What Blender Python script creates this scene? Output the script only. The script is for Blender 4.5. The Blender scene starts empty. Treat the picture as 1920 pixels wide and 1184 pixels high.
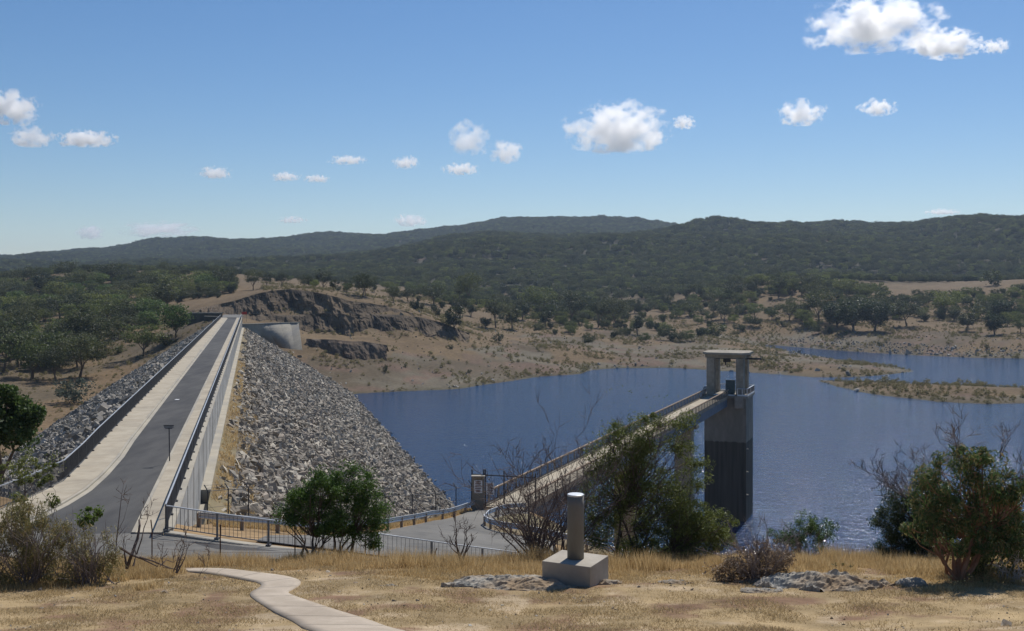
import bpy, math, random
import numpy as np
from mathutils import Vector
R = math.radians
scene = bpy.context.scene
# ------------------------------------------------------------------ camera, sky, sun, exposure
FPX, CXP, HOR = 1950.0, 960.0, 535.0        # focal length, centre column and horizon row in photograph pixels (1920 wide)
cam_d = bpy.data.cameras.new("camera"); cam = bpy.data.objects.new("camera", cam_d)
scene.collection.objects.link(cam); scene.camera = cam
cam_d.sensor_width = 36.0; cam_d.lens = 36.0 * FPX / 1920.0
cam_d.shift_y = -(592.0 - HOR) / 1920.0
cam.location = (0, 0, 0); cam.rotation_euler = (R(90), 0, 0)
cam_d.clip_start = 0.1; cam_d.clip_end = 30000
SUN_AZ, SUN_EL = 23.0, 52.0
world = bpy.data.worlds.new("World"); scene.world = world; world.use_nodes = True
wn = world.node_tree; bg = wn.nodes["Background"]
sky = wn.nodes.new("ShaderNodeTexSky"); sky.sky_type = 'NISHITA'; sky.sun_disc = False
sky.sun_elevation = R(SUN_EL); sky.sun_rotation = R(SUN_AZ); sky.altitude = 300; sky.air_density = 1.0
sky.dust_density = 0.25; sky.ozone_density = 3.0
hs = wn.nodes.new('ShaderNodeHueSaturation'); hs.inputs['Saturation'].default_value = 1.2; tn = wn.nodes.new('ShaderNodeMix'); tn.data_type = 'RGBA'; tn.blend_type = 'MULTIPLY'; tn.inputs[0].default_value = 1.0; tn.inputs[7].default_value = (0.98, 0.985, 1.03, 1); wn.links.new(sky.outputs[0], tn.inputs[6]); wn.links.new(tn.outputs[2], hs.inputs['Color']); wn.links.new(hs.outputs[0], bg.inputs[0]); bg.inputs[1].default_value = 0.085
sun_d = bpy.data.lights.new("sun", 'SUN'); sun = bpy.data.objects.new("sun", sun_d); scene.collection.objects.link(sun)
sun_d.energy = 4.6; sun_d.angle = R(0.5); sun_d.color = (1.0, 0.95, 0.88)
sdir = Vector((math.sin(R(SUN_AZ)) * math.cos(R(SUN_EL)), math.cos(R(SUN_AZ)) * math.cos(R(SUN_EL)), math.sin(R(SUN_EL))))
sun.rotation_euler = sdir.to_track_quat('Z', 'Y').to_euler()
scene.view_settings.view_transform = 'Standard'; scene.view_settings.look = 'None'
scene.view_settings.exposure = 0.0; scene.view_settings.gamma = 1.0
scene.cycles.max_bounces = 28; scene.cycles.diffuse_bounces = 2; scene.cycles.glossy_bounces = 2
scene.cycles.transmission_bounces = 2; scene.cycles.transparent_max_bounces = 8; scene.cycles.volume_bounces = 28
scene.cycles.volume_step_rate = 1.0; scene.cycles.volume_max_steps = 96
scene.cycles.use_denoising = True
rng = np.random.default_rng(7); random.seed(7)
# ------------------------------------------------------------------ helpers
col = scene.collection
def X_of(px, Y): return (px - CXP) * Y / FPX
def Z_of(row, Y): return -(row - HOR) * Y / FPX
def P(px, row, Y): return (X_of(px, Y), Y, Z_of(row, Y))
_perm = np.random.default_rng(99).random((256, 256)).astype(np.float64)
def vnoise(x, y):
    xi = np.floor(x).astype(int); yi = np.floor(y).astype(int); fx = x - xi; fy = y - yi
    fx = fx * fx * (3 - 2 * fx); fy = fy * fy * (3 - 2 * fy)
    a = _perm[xi & 255, yi & 255]; b = _perm[(xi + 1) & 255, yi & 255]; c = _perm[xi & 255, (yi + 1) & 255]; d = _perm[(xi + 1) & 255, (yi + 1) & 255]
    return (a * (1 - fx) + b * fx) * (1 - fy) + (c * (1 - fx) + d * fx) * fy - 0.5
def fbm(x, y, o=4):
    s = 0; a = 1.0
    for k in range(o):
        s = s + a * vnoise(x * 2 ** k + 17.3 * k, y * 2 ** k + 5.1 * k); a *= 0.5
    return s
def tag(o, label=None, cat=None, group=None, kind=None):
    if label: o['label'] = label
    if cat: o['category'] = cat
    if group: o['group'] = group
    if kind: o['kind'] = kind
    return o
def empty(name, loc=(0, 0, 0), rz=0.0, **k):
    o = bpy.data.objects.new(name, None); col.objects.link(o); o.location = loc; o.rotation_euler = (0, 0, rz)
    o.empty_display_size = 0.3
    return tag(o, **k)
def npmesh(name, V, F, m=None, parent=None, smooth=False, colattr=None):
    me = bpy.data.meshes.new(name); V = np.asarray(V, dtype=np.float32).reshape(-1, 3); F = np.asarray(F, dtype=np.int32)
    k = F.shape[1]; n = F.shape[0]
    me.vertices.add(len(V)); me.vertices.foreach_set('co', V.ravel())
    me.loops.add(n * k); me.loops.foreach_set('vertex_index', F.ravel())
    me.polygons.add(n); me.polygons.foreach_set('loop_start', np.arange(0, n * k, k, dtype=np.int32))
    try: me.polygons.foreach_set('loop_total', np.full(n, k, dtype=np.int32))
    except Exception: pass
    me.polygons.foreach_set('use_smooth', np.full(n, smooth, dtype=bool))
    if colattr is not None:
        a = me.color_attributes.new('Col', 'FLOAT_COLOR', 'POINT'); c = np.ones((len(V), 4), dtype=np.float32); c[:, :3] = colattr
        a.data.foreach_set('color', c.ravel())
    me.update(calc_edges=True)
    o = bpy.data.objects.new(name, me); col.objects.link(o)
    if m: me.materials.append(m)
    if parent: o.parent = parent
    return o
class MB:
    def __init__(s): s.v = []; s.f = []
    def add(s, vs, fs):
        b = len(s.v); s.v += [tuple(p) for p in vs]; s.f += [tuple(i + b for i in f) for f in fs]; return s
    def box(s, c, size, rz=0.0, taper=1.0):
        x, y, z = [q / 2 for q in size]; ca, sa = math.cos(rz), math.sin(rz); vs = []
        for dz, t in ((-z, 1), (z, taper)):
            for dx, dy in ((-x, -y), (x, -y), (x, y), (-x, y)):
                dx *= t; dy *= t; vs.append((c[0] + dx * ca - dy * sa, c[1] + dx * sa + dy * ca, c[2] + dz))
        return s.add(vs, [(3, 2, 1, 0), (4, 5, 6, 7), (0, 1, 5, 4), (1, 2, 6, 5), (2, 3, 7, 6), (3, 0, 4, 7)])
    def tube(s, pts, rad, n=6, caps=True):
        pts = [Vector(p) for p in pts]; N = len(pts); rad = rad if hasattr(rad, '__len__') else [rad] * N; vs = []; fs = []
        up = Vector((0.13, 0.21, 1)).normalized()
        for i, p in enumerate(pts):
            d = (pts[min(i + 1, N - 1)] - pts[max(i - 1, 0)]); d = d.normalized() if d.length > 1e-9 else Vector((0, 0, 1))
            u = d.cross(up)
            if u.length < 0.1: u = d.cross(Vector((1, 0, 0)))
            u.normalize(); w = d.cross(u)
            for k in range(n):
                a = 2 * math.pi * k / n; vs.append(p + (u * math.cos(a) + w * math.sin(a)) * rad[i])
        for i in range(N - 1):
            for k in range(n):
                a = i * n + k; b = i * n + (k + 1) % n; fs.append((a, b, b + n, a + n))
        if caps: fs.append(tuple(range(n - 1, -1, -1))); fs.append(tuple(range((N - 1) * n, N * n)))
        return s.add(vs, fs)
    def sweep(s, path, prof, caps=True):
        # path: list of (x,y,z); prof: closed list of (side, up), side>0 = right of travel
        N = len(path); n = len(prof); vs = []; fs = []
        for i, p in enumerate(path):
            a = path[max(i - 1, 0)]; b = path[min(i + 1, N - 1)]; dx, dy = b[0] - a[0], b[1] - a[1]; L = math.hypot(dx, dy) or 1
            rx, ry = dy / L, -dx / L
            for (q, u) in prof: vs.append((p[0] + rx * q, p[1] + ry * q, p[2] + u))
        for i in range(N - 1):
            for k in range(n):
                a = i * n + k; b = i * n + (k + 1) % n; fs.append((a, b, b + n, a + n))
        if caps: fs.append(tuple(range(n - 1, -1, -1))); fs.append(tuple(range((N - 1) * n, N * n)))
        return s.add(vs, fs)
    def lathe(s, c, prof, n=24):
        vs = []; fs = []
        for (r, z) in prof:
            for k in range(n): a = 2 * math.pi * k / n; vs.append((c[0] + r * math.cos(a), c[1] + r * math.sin(a), c[2] + z))
        for i in range(len(prof) - 1):
            for k in range(n):
                a = i * n + k; b = i * n + (k + 1) % n; fs.append((a, b, b + n, a + n))
        fs.append(tuple(range(n - 1, -1, -1))); fs.append(tuple(range((len(prof) - 1) * n, len(prof) * n)))
        return s.add(vs, fs)
    def build(s, name, m=None, parent=None, smooth=False, bevel=0.0):
        me = bpy.data.meshes.new(name); me.from_pydata(s.v, [], s.f); me.update()
        if smooth: me.polygons.foreach_set('use_smooth', [True] * len(me.polygons))
        o = bpy.data.objects.new(name, me); col.objects.link(o)
        if m: me.materials.append(m)
        if parent: o.parent = parent
        if bevel:
            b = o.modifiers.new('bevel', 'BEVEL'); b.width = bevel; b.segments = 2; b.limit_method = 'ANGLE'
        return o
def copy_thing(o, loc, rz=0.0, sc=(1, 1, 1), label=None, group=None):
    c = o.copy(); col.objects.link(c); c.location = loc; c.rotation_euler = (0, 0, rz); c.scale = sc
    if label: c['label'] = label
    if group: c['group'] = group
    for ch in o.children:
        d = ch.copy(); col.objects.link(d); d.parent = c
        for g in ch.children:
            e = g.copy(); col.objects.link(e); e.parent = d
    return c
# ------------------------------------------------------------------ materials
def material(name, c1, c2=None, scale=1.0, rough=0.85, c3=None, detail=8.0, bump=0.0, bscale=None, metal=0.0, spec=0.18, stretch=None, island=None, attr=False, lo=0.35, hi=0.65, c3amt=0.5, trans=0.0, attr_mix=0.5, vary=False):
    m = bpy.data.materials.new(name); m.use_nodes = True; nt = m.node_tree; N = nt.nodes; L = nt.links; b = N['Principled BSDF']
    b.inputs['Roughness'].default_value = rough; b.inputs['Metallic'].default_value = metal; b.inputs['Specular IOR Level'].default_value = spec
    tc = N.new('ShaderNodeTexCoord'); vec = tc.outputs['Object']
    if stretch:
        mp = N.new('ShaderNodeMapping'); mp.inputs['Scale'].default_value = stretch; L.new(vec, mp.inputs[0]); vec = mp.outputs[0]
    def noise(sc, det=detail):
        n = N.new('ShaderNodeTexNoise'); n.inputs['Scale'].default_value = sc; n.inputs['Detail'].default_value = det; n.inputs['Roughness'].default_value = 0.65
        L.new(vec, n.inputs['Vector']); return n.outputs[0]
    def mix(a, b_, f, mode='MIX'):
        x = N.new('ShaderNodeMix'); x.data_type = 'RGBA'; x.blend_type = mode
        for i, v in ((6, a), (7, b_)):
            if hasattr(v, 'links'): L.new(v, x.inputs[i])
            else: x.inputs[i].default_value = (*v, 1)
        if hasattr(f, 'links'): L.new(f, x.inputs[0])
        else: x.inputs[0].default_value = f
        return x.outputs[2]
    def rng_(v, a, b_):
        r = N.new('ShaderNodeMapRange'); r.inputs[1].default_value = a; r.inputs[2].default_value = b_; L.new(v, r.inputs[0]); return r.outputs[0]
    out = None
    if c2 is not None: out = mix(c1, c2, rng_(noise(scale), lo, hi))
    if c3 is not None: out = mix(out, c3, rng_(noise(scale * 7.3, 4), 0.5, 0.8) if c3amt is None else rng_(noise(scale * 0.23, 5), 1 - c3amt - 0.12, 1 - c3amt + 0.12))
    if attr:
        at = N.new('ShaderNodeVertexColor'); at.layer_name = 'Col'
        nn = rng_(noise(scale), 0.2, 0.8); g = N.new('ShaderNodeMix'); g.data_type = 'RGBA'; g.blend_type = 'MIX'
        dk = mix(at.outputs[0], (0.5, 0.5, 0.5), 1.0, 'MULTIPLY'); lt = mix(at.outputs[0], (1.5, 1.5, 1.5), 1.0, 'MULTIPLY')
        out = mix(dk, lt, nn)
        out = mix(out, at.outputs[0], 1 - attr_mix)
    if island:
        ge = N.new('ShaderNodeNewGeometry'); r = N.new('ShaderNodeValToRGB'); L.new(ge.outputs['Random Per Island'], r.inputs[0])
        els = r.color_ramp.elements
        for i, (p, c) in enumerate(island):
            e = els[i] if i < 2 else els.new(p)
            e.position = p; e.color = (*c, 1)
        out = r.outputs[0] if out is None else mix(out, r.outputs[0], 0.6)
    if vary:
        oi = N.new('ShaderNodeObjectInfo'); r2 = N.new('ShaderNodeValToRGB'); L.new(oi.outputs['Random'], r2.inputs[0]); e = r2.color_ramp.elements
        e[0].position = 0; e[0].color = (0.62, 0.64, 0.68, 1); e[1].position = 1; e[1].color = (1.35, 1.3, .95, 1); q = e.new(.4); q.color = (.85, .87, .9, 1); q = e.new(.75); q.color = (1.12, 1.02, .92, 1)
        out = mix(out, r2.outputs[0], 1.0, 'MULTIPLY')
    if out is not None: L.new(out, b.inputs['Base Color'])
    else: b.inputs['Base Color'].default_value = (*c1, 1)
    if bump:
        bp = N.new('ShaderNodeBump'); bp.inputs['Strength'].default_value = 1.0; bp.inputs['Distance'].default_value = bump
        L.new(noise(bscale or scale * 4), bp.inputs['Height']); L.new(bp.outputs[0], b.inputs['Normal'])
    if trans:
        tr = N.new('ShaderNodeBsdfTranslucent'); ms = N.new('ShaderNodeMixShader'); ms.inputs[0].default_value = trans
        if out is not None: L.new(out, tr.inputs[0])
        else: tr.inputs[0].default_value = (*c1, 1)
        L.new(b.outputs[0], ms.inputs[1]); L.new(tr.outputs[0], ms.inputs[2]); L.new(ms.outputs[0], N['Material Output'].inputs[0])
    return m
M = {}
M['ground'] = material('ground', (0.3, 0.2, 0.1), scale=0.9, rough=0.95, attr=True, bump=0.05, bscale=3.0, detail=12, spec=0.1, attr_mix=1.0)
M['asphalt'] = material('asphalt', (0.045, 0.045, 0.046), (0.082, 0.08, 0.077), 0.5, 0.9, stretch=(1.6, .35, 1), c3=(0.10, 0.098, 0.093), c3amt=.4, detail=10, bump=0.004, bscale=40, spec=0.25)
M['asphalt_old'] = material('asphalt_old', (0.105, 0.103, 0.097), (0.17, 0.163, 0.148), 0.6, 0.92, c3=(0.20, 0.19, 0.17), c3amt=.42, detail=10, bump=0.004, bscale=40, spec=0.2)
M['concrete_pale'] = material('concrete_pale', (0.36, 0.31, 0.235), (0.45, 0.40, 0.31), 0.8, 0.88, detail=10, bump=0.004, bscale=12, c3=(0.29, 0.255, 0.2), c3amt=0.4)
M['block'] = material('block', (0.36, 0.325, 0.27), (0.5, 0.46, 0.39), 1.5, 0.92, detail=12, bump=0.008, bscale=10, c3=(0.28, 0.25, 0.2), c3amt=0.45, spec=.1)
M['concrete'] = material('concrete', (0.32, 0.29, 0.235), (0.42, 0.385, 0.31), 0.5, 0.88, detail=12, bump=0.006, bscale=8, c3=(0.28, 0.27, 0.25), c3amt=0.4)
M['concrete_wall'] = material('concrete_wall', (0.30, 0.30, 0.29), (0.42, 0.42, 0.40), 0.35, 0.9, detail=12, bump=0.01, bscale=4, stretch=(1, 1, 3), c3=(0.24, 0.24, 0.23), c3amt=0.4)
M['concrete_old'] = material('concrete_old', (0.26, 0.235, 0.19), (0.38, 0.34, 0.28), 1.5, 0.92, detail=12, bump=0.008, bscale=10, c3=(0.2, 0.18, 0.14), c3amt=0.45)
M['pillar_grey'] = material('pillar_grey', (0.15, 0.145, 0.13), (0.21, 0.2, 0.178), 1.2, 0.8, detail=10, bump=0.003, bscale=20, stretch=(1, 1, .3))
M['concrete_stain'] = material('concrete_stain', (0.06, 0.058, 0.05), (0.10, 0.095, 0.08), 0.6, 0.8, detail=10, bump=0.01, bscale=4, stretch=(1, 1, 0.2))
M['steel'] = material('steel', (0.13, 0.13, 0.135), (0.2, 0.2, 0.2), 3, 0.5, metal=0.55, spec=0.5)
M['steel_dark'] = material('steel_dark', (0.05, 0.055, 0.06), (0.09, 0.09, 0.095), 3, 0.6, metal=0.3)
M['galv'] = material('galv', (0.45, 0.47, 0.49), (0.58, 0.6, 0.62), 2, 0.45, metal=0.6, spec=0.5)
M['blue_steel'] = material('blue_steel', (0.10, 0.13, 0.17), (0.15, 0.18, 0.22), 1, 0.6, metal=0.1)
M['rust'] = material('rust', (0.07, 0.035, 0.022), (0.12, 0.06, 0.035), 8, 0.9)
M['timber'] = material('timber', (0.24, 0.18, 0.13), (0.33, 0.25, 0.18), 3, 0.9)
M['white'] = material('white', (0.72, 0.72, 0.70), (0.8, 0.8, 0.78), 3, 0.6)
M['sign_grey'] = material('sign_grey', (0.2, 0.2, 0.2), (0.28, 0.28, 0.28), 3, 0.6)
M['ink'] = material('ink', (0.12, 0.1, 0.1), (0.2, 0.1, 0.1), 3, 0.7)
M['red'] = material('red', (0.35, 0.03, 0.03), (0.42, 0.05, 0.04), 3, 0.6)
M['cabinet'] = material('cabinet', (0.09, 0.13, 0.13), (0.12, 0.16, 0.16), 2, 0.6)
M['bark'] = material('bark', (0.09, 0.065, 0.05), (0.17, 0.13, 0.1), 3, 0.95, detail=8, stretch=(1, 1, 0.3), bump=0.01)
M['bark_orange'] = material('bark_orange', (0.22, 0.11, 0.06), (0.34, 0.2, 0.13), 2, 0.9, detail=8, stretch=(1, 1, 0.3), bump=0.01)
M['bark_pale'] = material('bark_pale', (0.4, 0.36, 0.32), (0.55, 0.5, 0.46), 2, 0.85)
M['deadwood'] = material('deadwood', (0.10, 0.075, 0.065), (0.19, 0.15, 0.13), 3, 0.95)
M['twig_grey'] = material('twig_grey', (0.16, 0.13, 0.12), (0.26, 0.22, 0.2), 3, 0.95)
def leafmat(name, a, b, c, tr=0.4, rough=0.6, vary=False):
    return material(name, a, None, rough=rough, island=[(0.0, a), (1.0, c), (0.55, b)], trans=tr, spec=0.35, vary=vary)
M['leaf_gum'] = leafmat('leaf_gum', (0.042, 0.054, 0.023), (0.071, 0.086, 0.035), (0.120, 0.132, 0.056), vary=True)
M['leaf_olive'] = leafmat('leaf_olive', (0.078, 0.099, 0.033), (0.129, 0.162, 0.044), (0.206, 0.235, 0.073), vary=True)
M['leaf_green'] = leafmat('leaf_green', (0.054, 0.095, 0.024), (0.101, 0.162, 0.039), (0.162, 0.229, 0.067), vary=True)
M['leaf_dark'] = leafmat('leaf_dark', (0.022, 0.039, 0.018), (0.039, 0.061, 0.025), (0.066, 0.088, 0.035), vary=True)
M['leaf_grey'] = leafmat('leaf_grey', (0.060, 0.078, 0.060), (0.096, 0.114, 0.084), (0.144, 0.162, 0.120))
M['leaf_bright'] = leafmat('leaf_bright', (0.041, 0.081, 0.014), (0.074, 0.140, 0.022), (0.134, 0.222, 0.041), tr=0.3)
M['leaf_fine'] = leafmat('leaf_fine', (0.081, 0.099, 0.024), (0.141, 0.171, 0.035), (0.222, 0.252, 0.065), tr=0.3)
M['leaf_red'] = leafmat('leaf_red', (0.054, 0.105, 0.030), (0.102, 0.154, 0.048), (0.323, 0.238, 0.107), tr=0.35, rough=0.65)
M['leaf_brown'] = leafmat('leaf_brown', (0.163, 0.122, 0.073), (0.277, 0.195, 0.122), (0.423, 0.308, 0.195), tr=0.2)
M['leaf_brush'] = leafmat('leaf_brush', (0.131, 0.131, 0.045), (0.236, 0.206, 0.075), (0.420, 0.325, 0.140), tr=0.2)
M['straw'] = leafmat('straw', (0.34, 0.23, 0.10), (0.50, 0.355, 0.17), (0.66, 0.51, 0.28), tr=0.5, rough=0.8)
M['turf'] = leafmat('turf', (0.30, 0.215, 0.105), (0.43, 0.325, 0.17), (0.58, 0.46, 0.27), tr=0.5, rough=0.9)
ROCKS = [(0.0, (0.08, 0.066, 0.052)), (1.0, (0.66, 0.58, 0.46)), (0.3, (0.24, 0.205, 0.16)), (0.55, (0.36, 0.295, 0.235)), (0.8, (0.44, 0.41, 0.34))]
M['riprap'] = material('riprap', (0.42, 0.385, 0.32), (0.22, 0.2, 0.17), 1.3, 0.92, island=ROCKS, detail=6)
ROCKG = [(0.0, (0.10, 0.093, 0.08)), (1.0, (0.54, 0.50, 0.44)), (0.5, (0.26, 0.243, 0.21))]
M['riprap_grey'] = material('riprap_grey', (0.29, 0.27, 0.235), (0.18, 0.168, 0.145), 1.3, 0.92, island=ROCKG, detail=6)
M['fill'] = material('fill', (0.10, 0.09, 0.075), (0.2, 0.18, 0.15), 0.8, 0.95, detail=10, bump=0.1, bscale=1.5)
M['dirt'] = material('dirt', (0.14, 0.115, 0.07), (0.22, 0.17, 0.105), 0.5, 0.95, detail=10, bump=0.03, bscale=3, c3=(0.2, 0.18, 0.1), c3amt=0.4)
M['cliff'] = material('cliff', (0.036, 0.029, 0.022), (0.11, 0.086, 0.062), 0.14, 0.95, detail=12, bump=0.8, bscale=0.35, c3=(0.17, 0.125, 0.08), c3amt=0.52, stretch=(1, 1, 0.5))
M['bank_rock'] = material('bank_rock', (0.06, 0.05, 0.042), (0.15, 0.125, 0.10), 0.3, 0.95, detail=12, bump=0.5, bscale=.6, c3=(0.17, 0.12, 0.08), c3amt=0.5)
M['outcrop'] = material('outcrop', (0.27, 0.26, 0.225), (0.50, 0.48, 0.42), 3.2, 0.95, detail=12, bump=0.03, bscale=5, c3=(0.30, 0.22, 0.14), c3amt=0.5)
def tower_material():
    m = material('tower_concrete', (0.20, 0.18, 0.145), (0.31, 0.28, 0.23), 1.2, 0.92, detail=12, bump=0.008, bscale=8, c3=(0.2, 0.18, 0.14), c3amt=0.45, stretch=(1, 1, .35)); nt = m.node_tree; N = nt.nodes; L = nt.links; b = N['Principled BSDF']; src = b.inputs['Base Color'].links[0].from_socket
    tc = N.new('ShaderNodeTexCoord'); sx = N.new('ShaderNodeSeparateXYZ'); L.new(tc.outputs['Object'], sx.inputs[0]); mp = N.new('ShaderNodeMapping'); mp.inputs['Scale'].default_value = (2.2, 2.2, .12); L.new(tc.outputs['Object'], mp.inputs[0])
    n = N.new('ShaderNodeTexNoise'); n.inputs['Scale'].default_value = 1; n.inputs['Detail'].default_value = 6; L.new(mp.outputs[0], n.inputs['Vector']); a = N.new('ShaderNodeMath'); a.operation = 'MULTIPLY_ADD'; L.new(n.outputs[0], a.inputs[0]); a.inputs[1].default_value = .5; L.new(sx.outputs[2], a.inputs[2])
    r_ = N.new('ShaderNodeMapRange'); r_.inputs[1].default_value = -23.65; r_.inputs[2].default_value = -23.85; L.new(a.outputs[0], r_.inputs[0]); x = N.new('ShaderNodeMix'); x.data_type = 'RGBA'; L.new(r_.outputs[0], x.inputs[0]); L.new(src, x.inputs[6])
    r3 = N.new('ShaderNodeMapRange'); L.new(n.outputs[0], r3.inputs[0]); r3.inputs[1].default_value = .3; r3.inputs[2].default_value = .7; y = N.new('ShaderNodeMix'); y.data_type = 'RGBA'; y.inputs[6].default_value = (.062, .057, .046, 1); y.inputs[7].default_value = (.115, .104, .082, 1); L.new(r3.outputs[0], y.inputs[0]); L.new(y.outputs[2], x.inputs[7]); L.new(x.outputs[2], b.inputs['Base Color']); return m
M['tower'] = tower_material()
def water_material():
    m = bpy.data.materials.new('water'); m.use_nodes = True; nt = m.node_tree; N = nt.nodes; L = nt.links; b = N['Principled BSDF']
    b.inputs['Base Color'].default_value = (0.008, 0.030, 0.085, 1); b.inputs['Roughness'].default_value = 0.10; b.inputs['IOR'].default_value = 1.33
    tc = N.new('ShaderNodeTexCoord'); h = None
    for sc, st, amt in ((0.6, (1, 1.5, 1), 0.15), (2.0, (1, 1.3, 1), 0.06), (0.03, (1, 2.5, 1), 0.08)):
        mp = N.new('ShaderNodeMapping'); mp.inputs['Scale'].default_value = st; mp.inputs['Rotation'].default_value = (0, 0, 0.5); L.new(tc.outputs['Object'], mp.inputs[0])
        n = N.new('ShaderNodeTexNoise'); n.inputs['Scale'].default_value = sc; n.inputs['Detail'].default_value = 5; L.new(mp.outputs[0], n.inputs['Vector'])
        q = N.new('ShaderNodeMath'); q.operation = 'MULTIPLY'; q.inputs[1].default_value = amt; L.new(n.outputs[0], q.inputs[0])
        if h is None: h = q.outputs[0]
        else:
            a = N.new('ShaderNodeMath'); a.operation = 'ADD'; L.new(h, a.inputs[0]); L.new(q.outputs[0], a.inputs[1]); h = a.outputs[0]
    bp = N.new('ShaderNodeBump'); bp.inputs['Distance'].default_value = 2.2; bp.inputs['Strength'].default_value = 1.0
    L.new(h, bp.inputs['Height']); L.new(bp.outputs[0], b.inputs['Normal'])
    return m
M['water'] = water_material()
# ------------------------------------------------------------------ terrain
W = -36.0                         # water level
RINGS = {
 19: [(-400,1192),(300,1192),(960,1192),(1600,1192),(2300,1192)],
 22: [(-400,1143),(300,1143),(960,1143),(1600,1143),(2300,1140)],
 25: [(-400,1106),(300,1103),(960,1101),(1600,1101),(2300,1098)],
 28: [(-400,1082),(100,1078),(400,1070),(700,1069),(960,1069),(1300,1072),(1600,1073),(2300,1070)],
 31: [(-400,1082),(100,1075),(400,1066),(700,1058),(960,1053),(1150,1058),(1300,1058),(1500,1052),(1700,1055),(1900,1058),(2300,1055)],
 34: [(-400,1085),(400,1064),(700,1060),(960,1060),(1300,1068),(1500,1053),(1700,1058),(2300,1060)],
 37: [(-400,1085),(100,1070),(400,1062),(750,1060),(960,1068),(1300,1088),(1500,1078),(1700,1080),(2300,1080)],
 41: [(-400,1069),(100,1068),(400,1061),(750,1064),(960,1080),(1150,1100),(1500,1105),(2300,1110)],
 45: [(-400,1028),(100,1025),(300,1022),(560,1033),(750,1055),(960,1085),(1150,1110),(1500,1130),(2300,1135)],
 50: [(-400,975),(300,972),(450,1000),(560,1016),(750,1040),(960,1066),(1150,1085),(1500,1150),(2300,1150)],
 57: [(-400,960),(0,930),(350,990),(450,980),(560,1000),(725,1016),(900,1030),(1050,1040),(1200,1080),(1500,1170),(2300,1170)],
 64: [(-400,1150),(0,1000),(300,1000),(450,975),(600,984),(725,990),(860,1000),(1000,1008),(1200,1060),(1500,1180),(2300,1180)],
 70: [(450,990),(600,990),(725,985),(810,978),(905,985),(1000,992),(1150,1040),(1500,1185)],
 80: [(-400,1180),(0,1150),(250,1120),(400,1020),(600,1040),(725,1030),(840,965),(900,954),(990,958),(1100,1010),(1500,1200),(2300,1200)],
 92: [(600,1080),(840,1035),(960,975),(1060,1010),(1200,1120)],
 110: [(-400,1060),(0,1050),(400,1090),(700,1110),(900,1080),(1050,1100),(1300,1200),(1600,1220),(2300,1220)],
 140: [(-400,925),(200,925),(500,1100),(700,1110),(960,1120),(1200,1130),(2300,1140)],
 200: [(-500,825),(0,825),(200,830),(400,900),(700,950),(960,950),(1500,950),(2300,950)],
 250: [(-500,760),(0,758),(200,762),(350,770)],
 300: [(-500,708),(0,708),(200,708),(300,695),(400,690),(600,800),(960,820),(1500,820),(2300,820)],
 350: [(-500,680),(0,682),(200,670),(300,642),(350,622),(400,606),(450,600),(520,640),(640,700),(700,740),(900,740)],
 400: [(-500,660),(0,655),(200,645),(300,622),(400,600),(460,597),(560,636),(680,660),(800,690),(1000,706)],
 450: [(-500,640),(0,636),(200,622),(350,598),(400,593),(440,599),(480,606),(545,609),(580,620),(650,624),(730,628),(860,634),(1000,655),(1300,690),(1600,700),(2300,700)],
 482: [(350,590),(400,573),(440,566),(480,553),(510,547),(545,544),(580,548),(610,554),(640,561),(690,571),(730,577),(770,586),(810,600),(850,618),(870,628),(1000,652)],
 560: [(-500,600),(0,600),(200,585),(400,562),(480,552),(600,550),(680,560),(730,568),(800,590),(900,622),(1000,632),(1200,640),(1400,648),(1600,650),(1750,640),(1920,630),(2300,620)],
 680: [(-500,570),(0,565),(200,548),(400,540),(500,536),(600,542),(700,545),(760,552),(850,570),(950,590),(1100,605),(1300,612),(1500,606),(1600,602),(1700,598),(1800,600),(1920,585),(2300,580)],
 850: [(-500,540),(0,525),(100,517),(200,512),(300,510),(400,513),(500,522),(600,530),(700,538),(800,550),(900,565),(1000,580),(1200,580),(1300,565),(1400,540),(1460,522),(1550,535),(1650,543),(1700,541),(1800,536),(1920,526),(2300,500)],
 1100: [(-500,530),(0,530),(200,524),(400,520),(600,525),(800,528),(1000,535),(1200,540),(1400,535),(1600,528),(1700,531),(1800,531),(1920,525),(2300,495)],
 1500: [(-500,520),(0,515),(200,512),(400,508),(600,508),(700,500),(800,485),(900,470),(1000,475),(1200,470),(1300,460),(1400,458),(1500,455),(1700,465),(1800,455),(1920,445),(2300,430)],
 1900: [(-500,510),(0,505),(200,503),(400,500),(600,500),(700,487),(780,468),(900,450),(1000,454),(1100,451),(1200,441),(1290,431),(1400,425),(1500,423),(1600,428),(1660,434),(1700,431),(1750,424),(1800,416),(1850,411),(1920,411),(2300,400)],
 2400: [(-500,500),(0,497),(400,488),(700,480),(900,470),(1100,460),(1300,450),(1600,455),(1920,440)],
 3100: [(-500,470),(0,480),(100,480),(200,479),(250,466),(300,458),(400,454),(500,450),(600,448),(700,443),(800,439),(850,434),(900,425),(950,418),(1000,416),(1050,413),(1120,412),(1150,415),(1200,422),(1250,428),(1300,438),(1400,450),(1920,460),(2300,460)],
 4200: [(-500,500),(300,500),(960,490),(1600,490),(2300,490)],
 6500: [(-500,530),(960,530),(2300,530)],
}
_c = [(px, Y, row) for Y, l in RINGS.items() for px, row in l]
_cp = np.array([[px / 260.0, math.log(Y) * 4.0] for px, Y, r in _c]); _cv = np.array([(r - HOR) for px, Y, r in _c], float)
def _ker(d): return d
_D = np.sqrt(((_cp[:, None, :] - _cp[None, :, :]) ** 2).sum(-1))
_n = len(_cp); _A = np.zeros((_n + 3, _n + 3)); _A[:_n, :_n] = _ker(_D); _A[:_n, _n] = 1; _A[:_n, _n + 1:] = _cp; _A[_n, :_n] = 1; _A[_n + 1:, :_n] = _cp.T
_wts = np.linalg.solve(_A, np.concatenate([_cv, [0, 0, 0]]))
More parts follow.
